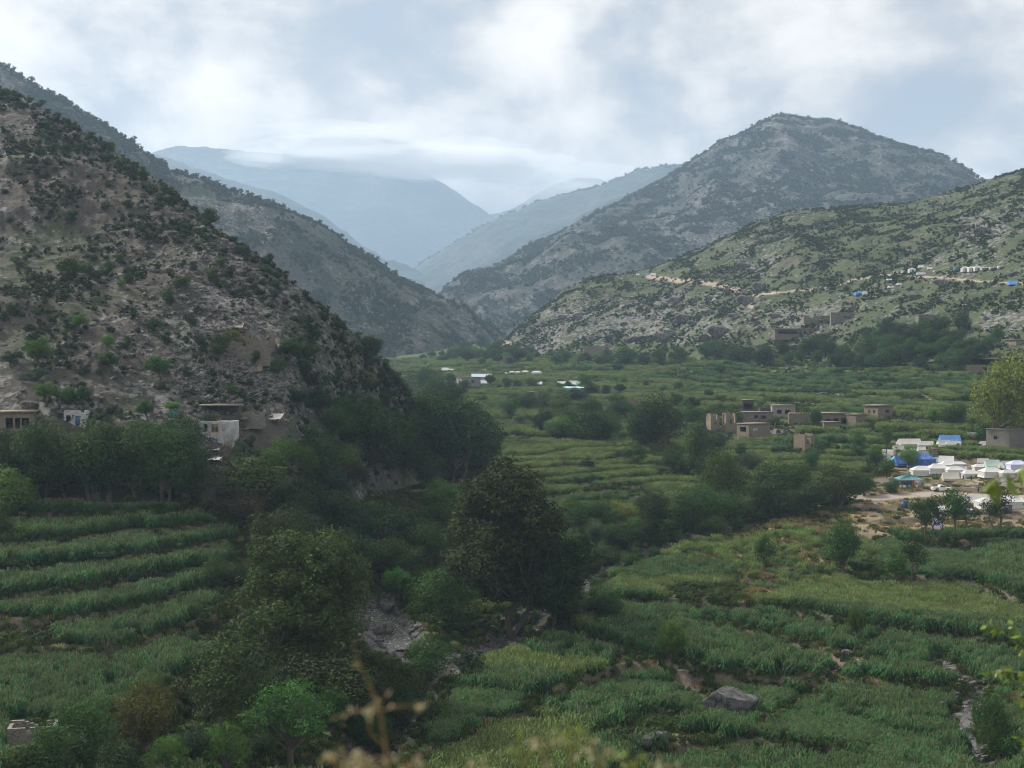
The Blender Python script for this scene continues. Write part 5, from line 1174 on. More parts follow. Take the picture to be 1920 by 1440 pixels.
def proto_ridge():
    w, d, h, s = 5.2, 3.8, 2.3, .35   # ridge along x; sides down to s
    roof = join([quadgrid((-w/2, -d/2, s), (w/2, -d/2, s), (w/2, 0, h), (-w/2, 0, h), sag=.14, seed=1), quadgrid((w/2, d/2, s), (-w/2, d/2, s), (-w/2, 0, h), (w/2, 0, h), sag=.14, seed=2)])
    side = join([quadgrid((-w/2, -d/2-.08, -.3), (w/2, -d/2-.08, -.3), (w/2, -d/2+.02, s), (-w/2, -d/2+.02, s), nv=3), quadgrid((w/2, d/2+.08, -.3), (-w/2, d/2+.08, -.3), (-w/2, d/2-.02, s), (w/2, d/2-.02, s), nv=3)])
    def end(x, sg):
        V = np.array([[x, -d/2, -.3], [x, -d/2, s], [x+.02*sg, 0, h], [x, d/2, s], [x, d/2, -.3], [x+.25*sg, 0, -.3]])
        F = [[0, 5, 2, 1], [5, 4, 3, 2]]; return V, np.array(F)
    gap = (np.array([[-w/2-.03, -.42, -.3], [-w/2-.03, .42, -.3], [-w/2-.04, .08, h*.72], [-w/2-.04, -.08, h*.72]])+[-.22, 0, 0]*np.array([[1], [1], [0], [0]]), np.array([[0, 1, 2, 3]]))  # dark sheet over the closed end wall: doorway shade put into colour
    return [('roof', roof, 'cloth'), ('side_wall', side, 'cloth'), ('end_wall', end(-w/2, -1), 'cloth'), ('end_wall', end(w/2, 1), 'cloth'), ('door_shade', gap, 'dark_gap'), ('pole', tube([[-w/2-.05, 0, -.3], [-w/2-.05, 0, h+.2]], [.04, .04], 5), 'pole'), ('pole', tube([[w/2+.05, 0, -.3], [w/2+.05, 0, h+.2]], [.04, .04], 5), 'pole')]
def proto_family():
    w, d, h, s, rl = 6.2, 4.4, 2.5, 1.35, 2.6
    roof = join([quadgrid((-w/2-.1, -d/2-.1, s), (w/2+.1, -d/2-.1, s), (rl/2, 0, h), (-rl/2, 0, h), sag=.16, seed=3), quadgrid((w/2+.1, d/2+.1, s), (-w/2-.1, d/2+.1, s), (-rl/2, 0, h), (rl/2, 0, h), sag=.16, seed=4),
                 quadgrid((-w/2-.1, d/2+.1, s), (-w/2-.1, -d/2-.1, s), (-rl/2, 0, h), (-rl/2, 0, h+.001), sag=.1, seed=5), quadgrid((w/2+.1, -d/2-.1, s), (w/2+.1, d/2+.1, s), (rl/2, 0, h), (rl/2, 0, h+.001), sag=.1, seed=6)])
    cs = [(-w/2, -d/2), (w/2, -d/2), (w/2, d/2), (-w/2, d/2)]
    wall = join([quadgrid((*cs[i], -.4), (*cs[(i+1) % 4], -.4), (*cs[(i+1) % 4], s+.02), (*cs[i], s+.02), nu=10, nv=4, seed=7+i, wr=.08) for i in range(4)])
    sk = join([quadgrid((cs[i][0]*1.08, cs[i][1]*1.08, -.25), (cs[(i+1) % 4][0]*1.08, cs[(i+1) % 4][1]*1.08, -.25), (*[q*1.0 for q in cs[(i+1) % 4]], .22), (*cs[i], .22), nu=8, nv=2, seed=17+i) for i in range(4)])
    door = quadgrid((-.55, -d/2-.06, -.2), (.55, -d/2-.06, -.2), (.5, -d/2-.05, s-.05), (-.5, -d/2-.05, s-.05), nu=4, nv=4)
    win = boxes([(w*.28, w*.28+.5, -d/2-.10, -d/2-.05, .65, 1.0)])
    return [('roof', roof, 'cloth'), ('wall', wall, 'cloth'), ('ground_skirt', sk, 'cloth'), ('door_flap', door, 'cloth'), ('window', win, 'dark_gap'), ('guy_rope', tube([[-w/2-.1, -d/2-.1, s], [-w/2-1.2, -d/2-1.0, -.2]], [.015, .015], 3), 'pole'), ('guy_rope', tube([[w/2+.1, -d/2-.1, s], [w/2+1.2, -d/2-1.0, -.2]], [.015, .015], 3), 'pole')]
def proto_shelter():
    w, d, h = 5, 3.2, 1.9
    roof = quadgrid((-w/2-.2, -d/2-.2, h-.55), (w/2+.2, -d/2-.2, h-.45), (w/2+.2, d/2, h+.1), (-w/2-.1, d/2, h), nu=12, nv=8, sag=.22, seed=31, wr=.25)
    bw = quadgrid((w/2, d/2, -.2), (-w/2, d/2, -.2), (-w/2, d/2, h-.02), (w/2, d/2, h+.05), nu=8, seed=33, wr=.1)
    sw = quadgrid((-w/2, d/2, -.2), (-w/2, -d/2, -.2), (-w/2, -d/2, h-.6), (-w/2, d/2, h-.05), nu=8, seed=34, wr=.1)
    ps = [('pole', tube([[x, y, -.3], [x, y, z]], [.05, .04], 5), 'pole') for x, y, z in ((-w/2, -d/2, h-.5), (w/2, -d/2, h-.42), (w/2, d/2, h), (0, -d/2, h-.55))]
    return [('canopy', roof, 'cloth'), ('back_wall', bw, 'cloth'), ('side_wall', sw, 'cloth')]+ps
def proto_peak():
    w, h, s = 4.4, 3.3, 1.9; cs = [(-w/2, -w/2), (w/2, -w/2), (w/2, w/2), (-w/2, w/2)]
    roof = join([quadgrid((*cs[i], s), (*cs[(i+1) % 4], s), (.05, 0, h), (-.05, 0, h), sag=.45, seed=41+i, nu=8, nv=7) for i in range(4)])
    wall = join([quadgrid((*cs[i], -.4), (*cs[(i+1) % 4], -.4), (*cs[(i+1) % 4], s), (*cs[i], s), nu=8, nv=3, seed=45+i, wr=.06) for i in range(4)])
    return [('roof', roof, 'cloth'), ('wall', wall, 'cloth'), ('door_flap', quadgrid((-.6, -w/2-.06, -.2), (.6, -w/2-.06, -.2), (.5, -w/2-.06, s-.1), (-.5, -w/2-.06, s-.1), nu=4, nv=3), 'dark_gap')]  # door panel coloured dark as the shade of an open doorway
for k_, f_, w0 in (('ridge', proto_ridge, 5.2), ('family', proto_family, 6.2), ('shelter', proto_shelter, 5.0), ('peak', proto_peak, 4.4)):
    TP[k_] = ([(nm, mesh_np(nm, VF[0], VF[1], False, [M[mt]]), mt) for nm, VF, mt in f_()], w0)
KN = dict(ridge='ridge_tent', family='family_tent', shelter='tarp_shelter', peak='peaked_tent')
GT = 'tents and tarpaulin shelters of the camps'
def tent(kind, px, py, wpx, rot, col, label, hs=1.0, off=0):
    p, d, _ = hit(px, py); wpx *= 1.12; CLEAR.append((p.x, p.y, wpx*p.y/FP*.55+1.2)); parts, w0 = TP[kind]; s = wpx*p.y/FP/w0*(1/(abs(math.cos(R(rot)))+.55*abs(math.sin(R(rot)))))
    o = empty(KN[kind], p+Vector((0, 1.5, .05+off+(.5 if p.y > 600 else 0))), R(rot)); o.scale = (s, s, s*hs); tag(o, label, 'tent' if kind != 'shelter' else 'shelter', GT)
    for nm, me_, mt in parts:
        c_ = link(nm, me_, o); c_.color = col
    return o
CT = [
 ('ridge',1722,866,16,20,CREAM,'small cream tent behind the roof of the large blue tent',1),('family',1800,876,24,-4,WHITE,'white hipped tent behind the tall white ridge tent',.9),('family',1840,880,26,4,WHITE,'white hipped tent between the camp middle and the pale green tent',.9),
 ('ridge',1846,866,20,-14,CREAM,'cream ridge tent against the maize left of the pale green tent',1),('ridge',1880,905,22,20,CREAM,'small cream tent standing alone above the dirt road at right',1),('family',1924,893,30,0,WHITE,'white hipped tent cut by the right edge of the picture, upper row',1),
 ('ridge',1686,846,20,10,CREAM,'cream tent between the maize edge and the left camp rows',1),('ridge',1852,838,22,-8,WHITE,'white tent in the maize left of the grey stone house',1),('ridge',1707,834,38,4,CREAM,'long low cream tent at the maize edge, leftmost of the top row',.6),('ridge',1738,836,26,-6,CREAM,'small cream tent at the maize edge, between long low tent and blue ridge tarp',.7),
 ('ridge',1783,833,34,0,SKYB,'bright blue ridge tarp tent at the maize edge',1.0),('ridge',1772,840,24,10,WHITE,'white ridge tent, left of the pair below the bright blue tarp',1),('ridge',1790,840,24,-4,WHITE,'white ridge tent, right of the pair below the bright blue tarp',1),
 ('ridge',1826,822,22,12,WHITE,'lone white tent behind the maize at upper right, nearest the grey stone house',1.1),
 ('ridge',1668,857,24,-32,CREAM,'cream ridge tent farthest left of the upper camp, behind another',1),('family',1711,850,24,8,WHITE,'white tent high in the camp, left of the narrow grey outhouse',1),('ridge',1730,848,14,0,WHITE,'tiny white tent touching the maize above the camp',1.1),
 ('ridge',1699,860,27,28,CREAM,'cream ridge tent with open dark door, above the left blue tent',1.05),('ridge',1731,860,30,30,CREAM,'cream ridge tent with open door, beside the narrow grey outhouse',1.1),
 ('ridge',1660,868,27,30,CREAM,'cream ridge tent at the left front corner of the camp',1.15),('ridge',1680,869,16,80,SEA,'sea-green tent end at the left of the blue tents',1),('ridge',1697,871,32,4,BLUE,'long blue tent with pale panel, left blue tent of the camp',1.1),
 ('family',1728,875,44,2,BLUE,'large blue tent with dark doorway in the camp middle',1.25),('ridge',1752,868,22,24,PALEG,'pale green and white tent right of the large blue tent',1),('ridge',1777,869,28,-20,WHITE,'tall white ridge tent in the camp middle',1.1),
 ('ridge',1760,877,24,20,WHITE,'white tent wedged between the large blue tent and the tall white tent',.9),('family',1782,879,34,2,WHITE,'white hipped tent just below the tall white ridge tent',1),
 ('family',1731,888,36,-2,WHITE,'white hipped tent, first from left of the front row',1),('family',1761,890,36,3,WHITE,'white hipped tent, second from left of the front row',1),('family',1792,893,32,5,WHITE,'white hipped tent, third from left of the front row',1),
 ('family',1821,894,33,10,WHITE,'white hipped tent, fourth from left of the front row',1),('ridge',1808,883,13,0,WHITE,'tiny white tent tucked behind the front row',1.2),('ridge',1785,903,28,-4,CREAM,'small cream tent with blue emblem, in front of the front row',1),
 ('ridge',1863,877,24,0,PALEG,'pale green ridge tent at right against the maize',1.2),('ridge',1888,878,24,30,WHITE,'white ridge tent right of the pale green one',1.1),('family',1910,879,34,6,(.55,.58,.75,1),'bluish roofed white tent at the right edge',1),
 ('family',1861,896,38,8,WHITE,'white hipped tent behind the hanging leaf branch, left one',1.05),('family',1893,896,30,6,WHITE,'white hipped tent behind the hanging leaf branch, right one',1),
 ('ridge',1827,946,32,-8,WHITE,'white tent with sloping front below the dirt road',1.15),('family',1860,953,46,4,WHITE,'wide white tent below the dirt road, left of the grey cabin',1),('family',1900,952,48,2,WHITE,'long white tent below the dirt road at the right edge',1),
 ('family',1775,967,40,3,WHITE,'white tent seen behind the row of young trees',1),('shelter',1810,964,28,-8,LILAC,'lilac sheet shelter right of the row of young trees',.8),
 ('ridge',1520,811,16,0,WHITE,'small white ridge tent at the right foot of the ruined hamlet',.8) if False else ('ridge',1588,800,12,0,WHITE,'tiny white tent beside the plain mud hut of the hamlet',.9),
 # left hill
 ('shelter',393,853,30,3,WHITE,'upper of the two white tarps under the white ruined house',.9),('shelter',393,872,34,-3,WHITE,'lower of the two white tarps under the white ruined house',.9),('shelter',345,850,18,10,WHITE,'white tarp half hidden by the left grove',.7),
 # right hill
 ('shelter',1668,530,10,-12,WHITE,'white sheet upright at the road bend on the right hill',1.5),('ridge',1671,541,10,10,WHITE,'white tent just below the upright white sheet on the right hill',.9),('ridge',1687,536,10,20,WHITE,'white tent right of the upright white sheet on the right hill',.9),
 ('ridge',1680,513,6,0,WHITE,'leftmost tiny white tent above the hill road',1.2),('ridge',1695,513,8,0,WHITE,'second tiny white tent from left above the hill road',1.2),('peak',1711,512,11,0,WHITE,'largest square white tent in the left hill cluster',1),
 ('ridge',1728,503,9,0,WHITE,'white tent standing highest in the left hill cluster',1),('ridge',1744,506,8,0,WHITE,'white tent at the right end of the left hill cluster',1),('ridge',1727,517,12,0,GREY,'grey tent in the lower middle of the left hill cluster',1),('ridge',1734,515,6,0,WHITE,'small white tent beside the grey hill tent',1),
 ('shelter',1762,511,18,0,CREAM,'long low pale sheet left of the green cabin on the hill',.4),('peak',1811,510,12,0,WHITE,'left white peaked tent by the green cabin on the hill',1),('peak',1823,510,12,0,WHITE,'middle white peaked tent on the hill',1),('peak',1834,509,12,0,WHITE,'right white peaked tent on the hill',1),
 ('shelter',1850,507,16,0,CREAM,'first pale tarp of the long row right of the peaked tents',.7),('shelter',1865,506,14,0,CREAM,'middle pale tarp of the long row right of the peaked tents',.7),('shelter',1879,504,12,0,WHITE,'last pale tarp of the long row right of the peaked tents',.8),
 ('ridge',1901,535,15,0,SKYB,'bright blue tent alone by the road at the far right of the hill',1),('peak',1611,554,13,0,SKYB,'blue tent alone in the middle of the right hill',.6),('ridge',1626,553,13,0,CREAM,'pale tent touching the lone blue tent on the right hill',1),('shelter',1813,575,13,0,WHITE,'white sheet lying alone low on the right hill',.5),
 ('ridge',1196,517,6,0,WHITE,'tiny white tent on the skyline left of the road scar',1),('ridge',1212,516,6,0,SKYB,'tiny blue tent on the skyline left of the road scar',1),('ridge',1225,517,8,0,WHITE,'tiny white tent on the skyline nearest the road scar',1),
 # far valley
 ('ridge',808,686,13,0,WHITE,'white tent farthest up the valley, upper left',.8),('ridge',795,690,10,0,WHITE,'white tent farthest left at the valley head',.8),('ridge',835,696,13,0,WHITE,'white tent right of the two farthest ones',.8),('ridge',847,696,8,0,WHITE,'small white tent paired with a larger one at the valley head',.8),
 ('ridge',903,711,34,0,(.50,.58,.68,1),'long bluish tent row in the far valley above the grey house',.5),('ridge',907,697,8,0,WHITE,'single small white tent above the long bluish tent',.8),
 ('family',948,703,10,0,CREAM,'first small tent of the far white row',.8),('family',960,703,11,0,WHITE,'second small tent of the far white row',.8),('family',971,703,10,0,(.72,.60,.55,1),'pinkish tent in the middle of the far white row',.8),('family',985,703,12,0,WHITE,'fourth tent of the far white row',.8),('family',1006,703,18,0,WHITE,'widest tent at the right end of the far white row',.7),
 ('ridge',905,722,14,0,WHITE,'white tent touching the far grey house',.9),('ridge',1006,723,20,0,WHITE,'long white tent under the far white row',.6),('ridge',1053,722,14,0,WHITE,'white tent beside the far round trees',.7),('ridge',1078,723,20,0,WHITE,'grey-ended white tent right of the far round trees',.8),
 ('shelter',1072,734,46,0,(.35,.62,.60,1),'long pale turquoise tarp in the far maize',.35),('shelter',895,757,15,0,WHITE,'crumpled white sheet at the edge of the far trees',.35),('shelter',1352,836,12,10,WHITE,'crumpled white sheet in the maize left of the hamlet wall',.6)]
for a in CT: tent(a[0], a[1], a[2], a[3], a[4], a[5], a[6], *(a[7:]))
# lilac cloth hung between the young trees
p, d, _ = hit(1756, 992)
o = empty('hanging_cloth', p); tag(o, 'lilac cloth hung between two young trees in the dry field', 'cloth', 'sheets drying in the camp')
w = 27*p.y/FP; hh = 46*p.y/FP
c_ = part('sheet', quadgrid((-w/2, -1.5, -.1), (w*.45, -1.0, .4), (w*.40, .6, hh*.72), (-w*.15, .6, hh), nu=10, nv=10, sag=.3, seed=3, wr=.2), M['cloth'], o); c_.color = LILAC
part('rope', tube([[-w*.9, .6, hh*1.02], [-w*.15, .6, hh], [w*.4, .6, hh*.72], [w, .6, hh*.95]], [.02]*4, 4), M['pole'], o)
# teal open shelter
p, d, _ = hit(1705, 913); o = empty('kitchen_shelter', p+Vector((0, 1, 0)), R(4)); tag(o, 'large open shelter with teal peaked roof, blue side sheets and white board wall', 'shelter', GT)
w, dd, s, h = 7.8, 5.4, 2.4, 3.9; cs = [(-w/2, -dd/2), (w/2, -dd/2), (w/2, dd/2), (-w/2, dd/2)]
c_ = part('canopy', join([quadgrid((*cs[i], s), (*cs[(i+1) % 4], s), (.6, 0, h), (-.6, 0, h), sag=.4, seed=51+i, nu=10, nv=8) for i in range(4)]), M['cloth'], o); c_.color = TEAL
for (x_, y_) in cs: part('pole', tube([[x_, y_, -.4], [x_, y_, s]], [.07, .06], 6), M['timber'], o)
part('pole', tube([[.3, -dd/2, -.4], [.3, -dd/2, s-.2]], [.08, .08], 6), M['orange_wood'], o)
c_ = part('side_sheet', quadgrid((-w/2-.5, -dd/2-.3, -.1), (-w/2+.6, -dd/2, -.1), (-w/2+.5, -dd/2+.1, s-.4), (-w/2, -dd/2+.1, s-.3), wr=.2), M['cloth'], o, label='pale blue hanging sheet'); c_.color = (.18,.36,.62,1)
c_ = part('back_sheet', quadgrid((-w/2, dd/2-.1, -.1), (w/2, dd/2-.1, -.1), (w/2, dd/2-.1, 1.6), (-w/2, dd/2-.1, 1.6), wr=.15), M['cloth'], o, label='dark blue back sheet'); c_.color = (.04,.10,.22,1)
bd = part('board_wall', boxes([(.7, w/2-.1, -dd/2+.1, -dd/2+.22, -.2, 2.1)]), M['whitewash'], o, label='white board wall')
part('emblem', boxes([(1.4, 1.75, -dd/2+.07, -dd/2+.098, 1.2, 1.55), (1.5, 1.65, -dd/2+.07, -dd/2+.098, 1.0, 1.2), (3.2, 3.55, -dd/2+.07, -dd/2+.098, 1.25, 1.6), (3.1, 3.65, -dd/2+.07, -dd/2+.098, 1.05, 1.15)]), M['dark_in'], bd)
for i, (x_, c_m, lb) in enumerate(((-3.2, 'orange_wood', 'orange drum left under the teal shelter front'), (-.6, 'blue_wood', 'blue drum under the middle of the teal shelter front'), (1.6, 'orange_wood', 'orange drum in front of the white board wall'), (-2.2, 'whitewash', 'white drum under the left of the teal shelter front'))):
    q = Vector((p.x+x_, p.y-2.8, 0)); q.z = ground_z(q.x, q.y)
    me_ = mesh_np('drum', *join([tube([[0, 0, 0], [0, 0, .05], [0, 0, .85], [0, 0, .9]], [.34, .38, .38, .30], 14), tube([[0, 0, .899], [0, 0, .9]], [.30, .005], 14)]), True, [M[c_m]])
    tag(link('drum', me_, loc=q), lb, 'drum', 'drums at the camp kitchen')
# water tanks, cabins, marker
def tank(px, py, wpx, hpx, mt, label, name='water_tank', rot=-18):
    p, d, _ = hit(px, py); s = p.y/FP; w = wpx*s/1.25; h = hpx*s; o = empty(name, p, R(rot)); tag(o, label, name.replace('_', ' '), None)
    bl = [(-w/2, w/2, 0, w*.9, -.3, h*.9)]; part('body', boxes(bl), mt, o)
    part('lid', boxes([(-w/2-.06, w/2+.06, -.06, w*.9+.06, h*.9+.003, h)]), mt, o)
    part('ribs', boxes([(-w/2+w*(i+.5)/5-.03, -w/2+w*(i+.5)/5+.03, -.05, -.003, 0, h*.85) for i in range(5)]), mt, o)
    part('tap', tube([[w*.2, -.02, .25], [w*.2, -.2, .25], [w*.2, -.2, .12]], [.05, .05, .04], 6), M['concrete'], o)
M['tank_blue'] = plain_mat('blue_plastic', (.035,.085,.20), (.03,.06,.14), .45); M['tank_grey'] = plain_mat('grey_sheet', (.11,.12,.13), (.08,.085,.09), .5); M['tank_green'] = plain_mat('green_sheet', (.05,.16,.14), (.04,.11,.10), .5)
tank(1696, 953, 15, 14, M['tank_blue'], 'dark blue water tank in the dry field below the teal shelter'); tank(1890, 964, 20, 16, M['tank_grey'], 'dark grey box cabin in front of the long white tent', 'cabin', 4)
tank(1796, 509, 14, 9, M['tank_green'], 'green box cabin left of the white peaked tents on the hill', 'cabin', 0)
tank(325, 783, 20, 15, M['tank_green'], 'green cloth-walled tank on the left hill foot', 'water_tank', 0)
p, d, _ = hit(330, 936); o = empty('marker_post', p, R(12)); tag(o, 'small white marker post on the bank above the left maize', 'post')
part('base', boxes([(-.45, .45, -.3, .3, -.3, .6)]), M['concrete'], o); part('tablet', boxes([(-.38, .38, -.2, .15, .603, 1.35)]), M['whitewash'], o)
# ------------------------------------------------------------------ pickup
M['car_white'] = plain_mat('white_car_paint', (.72,.72,.70), (.6,.59,.56), .35); M['tyre'] = plain_mat('tyre', (.03,.03,.03)); M['rim'] = plain_mat('rim', (.35,.35,.35), None, .4)
mg, t = newmat('window_glass'); p_ = principled(t, (.03,.035,.04,1), .08); p_.inputs['Specular IOR Level'].default_value = .6; M['glass'] = mg
m_, t = newmat('red_lens'); principled(t, (.35,.02,.02,1), .2); M['red_lens'] = m_; m_, t = newmat('clear_lens'); principled(t, (.6,.6,.55,1), .1); M['clear_lens'] = m_
def extrude_profile(pts, y0, y1, inset=0.0):
    n_ = len(pts); V = np.array([[x, y0, z] for x, z in pts]+[[x, y1, z] for x, z in pts], float)
    return V, n_
p, d, _ = hit(1765, 921); o = empty('pickup_truck', p, R(4)); tag(o, 'white pickup truck parked on the stony edge of the dirt road', 'car'); o.scale = (1.12, 1.12, 1.12)
def prism(pts, y0, y1):
    import bmesh
    bm = bmesh.new(); a = [bm.verts.new((x, y0, z)) for x, z in pts]; b = [bm.verts.new((x, y1, z)) for x, z in pts]; n_ = len(pts)
    bm.faces.new(a); bm.faces.new(b[::-1])
    for i in range(n_): bm.faces.new((a[i], b[i], b[(i+1) % n_], a[(i+1) % n_]))
    bmesh.ops.recalc_face_normals(bm, faces=bm.faces); bmesh.ops.bevel(bm, geom=bm.edges[:], offset=.04, segments=2, affect='EDGES')
    me_ = bpy.data.meshes.new('prism'); bm.to_mesh(me_); bm.free(); return me_
def addp(nm, me_, mt, par):
    me_.materials.append(M[mt]); return link(nm, me_, par)
W2 = .88
body = addp('body', prism([(-2.6,.45),(-1.95,.45),(-1.85,.8),(-1.6,.92),(-1.3,.92),(-1.05,.8),(-.95,.42),(1.05,.42),(1.15,.8),(1.4,.92),(1.7,.92),(1.95,.8),(2.05,.42),(2.6,.45),(2.62,.8),(2.5,1.0),(1.1,1.08),(-.75,1.08),(-2.6,1.08)], -W2, W2), 'car_white', o)
addp('bed_rail', prism([(-2.58,1.08),(-.8,1.08),(-.8,1.22),(-2.58,1.22)], -W2, -W2+.1), 'car_white', o); addp('bed_rail', prism([(-2.58,1.08),(-.8,1.08),(-.8,1.22),(-2.58,1.22)], W2-.1, W2), 'car_white', o)
cab = addp('cab', prism([(-.75,1.085),(1.15,1.085),(.62,1.62),(.3,1.70),(-.5,1.70),(-.68,1.6)], -W2+.08, W2-.08), 'car_white', o)
for sx_ in (-1, 1):
    addp('side_window', prism([(-.55,1.16),(.12,1.16),(.12,1.58),(-.5,1.58)], sx_*(W2-.07)-.03, sx_*(W2-.07)+.01), 'glass', o); addp('side_window', prism([(.2,1.16),(.85,1.16),(.5,1.56),(.2,1.58)], sx_*(W2-.07)-.03, sx_*(W2-.07)+.01), 'glass', o)
    part('headlight', boxes([(2.56, 2.66, sx_*.65-.15, sx_*.65+.15, .72, .9)]), M['clear_lens'], o); part('tail_light', boxes([(-2.66, -2.58, sx_*.72-.08, sx_*.72+.08, .75, 1.0)]), M['red_lens'], o)
    for x_ in (-1.45, 1.55):
        wh = empty('wheel', (x_, sx_*.8, .38)); wh.parent = o
        th = np.linspace(0, 2*pi, 25); prof = [(.20, -.1), (.36, -.11), (.38, -.08), (.38, .08), (.36, .11), (.20, .1)]
        V = np.array([[r_*math.cos(a_), y_, r_*math.sin(a_)] for a_ in th[:-1] for r_, y_ in prof]); F = [[i*6+j, ((i+1) % 24)*6+j, ((i+1) % 24)*6+(j+1) % 6, i*6+(j+1) % 6] for i in range(24) for j in range(6)]
        part('tyre', (V, np.array(F)), M['tyre'], wh, True); part('rim', tube([[0, -.09, 0], [0, -.07, 0], [0, .07, 0], [0, .09, 0]], [.02, .21, .21, .02], 12), M['rim'], wh)
part('windscreen', (np.array([[1.10, -.7, 1.13], [1.10, .7, 1.13], [.66, .66, 1.60], [.66, -.66, 1.60], [1.07, -.7, 1.10], [1.07, .7, 1.10], [.63, .66, 1.57], [.63, -.66, 1.57]]), np.array([[0,1,2,3],[7,6,5,4],[0,4,5,1],[1,5,6,2],[2,6,7,3],[3,7,4,0]])), M['glass'], o)
# ------------------------------------------------------------------ people
def limb_person(px, py, pose, top, bottom, label, rot=0, sc=1.0, off=0):
    """one skinned body surface; tunic, trousers and hair as clothing over it"""
    p, d, _ = hit(px, py); o = empty('person', p+Vector((0, 0, off)), R(rot)); o.scale = (sc, sc, sc); tag(o, label, 'person', 'people in the camp and fields')
    J = dict(pel=(0,0,.93), sp=(0,0,1.15), ch=(0,0,1.38), nk=(0,0,1.50), hd=(0,0,1.60), tp=(0,0,1.73), ls=(.18,0,1.42), le=(.27,.02,1.13), lh=(.27,-.08,.88), rs_=(-.18,0,1.42), re=(-.27,.02,1.13), rh=(-.27,-.08,.88),
             lk=(.10,-.03,.50), la=(.11,.03,.09), lt=(.11,-.14,.04), rk=(-.10,-.03,.50), ra=(-.11,.03,.09), rt=(-.11,-.14,.04), lhp=(.10,0,.88), rhp=(-.10,0,.88), lf=(.26,-.14,.80), rf=(-.26,-.14,.80))
    if pose == 'stoop':
        J.update(pel=(0,.15,.80), sp=(0,-.02,.98), ch=(0,-.25,1.08), nk=(0,-.36,1.10), hd=(0,-.45,1.08), tp=(0,-.55,1.03), ls=(.18,-.28,1.06), rs_=(-.18,-.28,1.06), le=(.22,-.33,.78), re=(-.22,-.33,.78), lh=(.15,-.45,.53), rh=(-.15,-.45,.53), lf=(.14,-.50,.46), rf=(-.14,-.50,.46), lhp=(.1,.15,.76), rhp=(-.1,.15,.76), lk=(.12,-.02,.45), rk=(-.12,-.02,.45))
    if pose == 'walk': J.update(lk=(.09,-.18,.52), la=(.1,-.22,.12), lt=(.1,-.38,.06), rk=(-.09,.08,.50), ra=(-.1,.30,.16), rt=(-.1,.16,.05), le=(.26,.14,1.15), lh=(.26,.10,.9), re=(-.26,-.08,1.14), rh=(-.24,-.28,.95), lf=(.26,.06,.82), rf=(-.24,-.36,.92))
    rad = dict(pel=.15, sp=.13, ch=.15, nk=.055, hd=.10, tp=.075, ls=.065, le=.045, lh=.032, rs_=.065, re=.045, rh=.032, lk=.06, la=.042, lt=.04, rk=.06, ra=.042, rt=.04, lhp=.09, rhp=.09, lf=.022, rf=.022)
    E = [('pel','sp'),('sp','ch'),('ch','nk'),('nk','hd'),('hd','tp'),('ch','ls'),('ls','le'),('le','lh'),('lh','lf'),('ch','rs_'),('rs_','re'),('re','rh'),('rh','rf'),('pel','lhp'),('lhp','lk'),('lk','la'),('la','lt'),('pel','rhp'),('rhp','rk'),('rk','ra'),('ra','rt')]
    ks = list(J); me_ = bpy.data.meshes.new('body'); me_.from_pydata([J[k] for k in ks], [(ks.index(a_), ks.index(b_)) for a_, b_ in E], []); me_.materials.append(SKIN)
    b = link('body', me_, o); md = b.modifiers.new('skin', 'SKIN'); sv = me_.skin_vertices[0].data
    for i, k in enumerate(ks): sv[i].radius = (rad[k], rad[k]*(.8 if k in ('pel', 'sp', 'ch') else 1)); sv[i].use_root = k == 'pel'
    b.modifiers.new('smooth', 'SUBSURF').levels = 2; b.modifiers['smooth'].render_levels = 2
    v = lambda k: np.array(J[k], float)
    hem = (v('lk')+v('rk'))/2+[0, .02, .05]
    tunic = join([tube([v('nk')-[0, 0, .02], v('ch')+[0, 0, .03], v('sp'), v('pel'), hem], [.09, .20, .185, .21, .25], 14)]+[tube([v(a_), v(b_), v(c_)*.85+v(b_)*.15], [.10, .075, .06], 9) for a_, b_, c_ in (('ls','le','lh'), ('rs_','re','rh'))])
    part('tunic', tunic, top, o, True)
    part('trousers', join([tube([v(a_)-[0, 0, .0], v(b_), v(c_)+[0, 0, .05]], [.13, .11, .07], 10) for a_, b_, c_ in (('lhp','lk','la'), ('rhp','rk','ra'))]), bottom, o, True)
    hc = v('hd')*.45+v('tp')*.55; u_, v_ = np.meshgrid(np.linspace(0, 2*pi, 15), np.linspace(0, pi*.55, 7)); dirn = v('tp')-v('hd'); 
    H = np.stack([np.sin(v_)*np.cos(u_)*.112, np.sin(v_)*np.sin(u_)*.12, np.cos(v_)*.10], -1)+hc+[0, .012, .03]
    part('hair', (H.reshape(-1, 3), grid_faces(7, 15)), HAIR, o, True)
SKIN = plain_mat('skin', (.30,.18,.12)); HAIR = plain_mat('hair', (.02,.017,.015)); CLW = plain_mat('white_cloth', (.70,.72,.76), (.6,.62,.68)); CLD = plain_mat('dark_cloth', (.035,.04,.06)); CLB = plain_mat('blue_grey_cloth', (.10,.13,.20)); CLG = plain_mat('dark_green_cloth', (.045,.06,.05))
limb_person(265, 1029, 'stoop', CLW, CLD, 'person in a white tunic bending over on the bank of the left fields', 60)
limb_person(1756, 897, 'stand', CLB, CLD, 'standing person in blue-grey clothes below the second front tent', 20); limb_person(1806, 902, 'walk', CLG, CLD, 'walking person in dark green clothes right of the small cream tent', 70)
limb_person(1821, 904, 'stand', CLD, CLD, 'standing person in black clothes, rightmost of the three before the front row', -20); limb_person(1834, 925, 'walk', CLG, CLD, 'person walking on the dirt road in dark clothes', -60)
limb_person(1796, 837, 'stand', CLD, CLD, 'person in dark clothes at the right end of the bright blue tarp', 40)

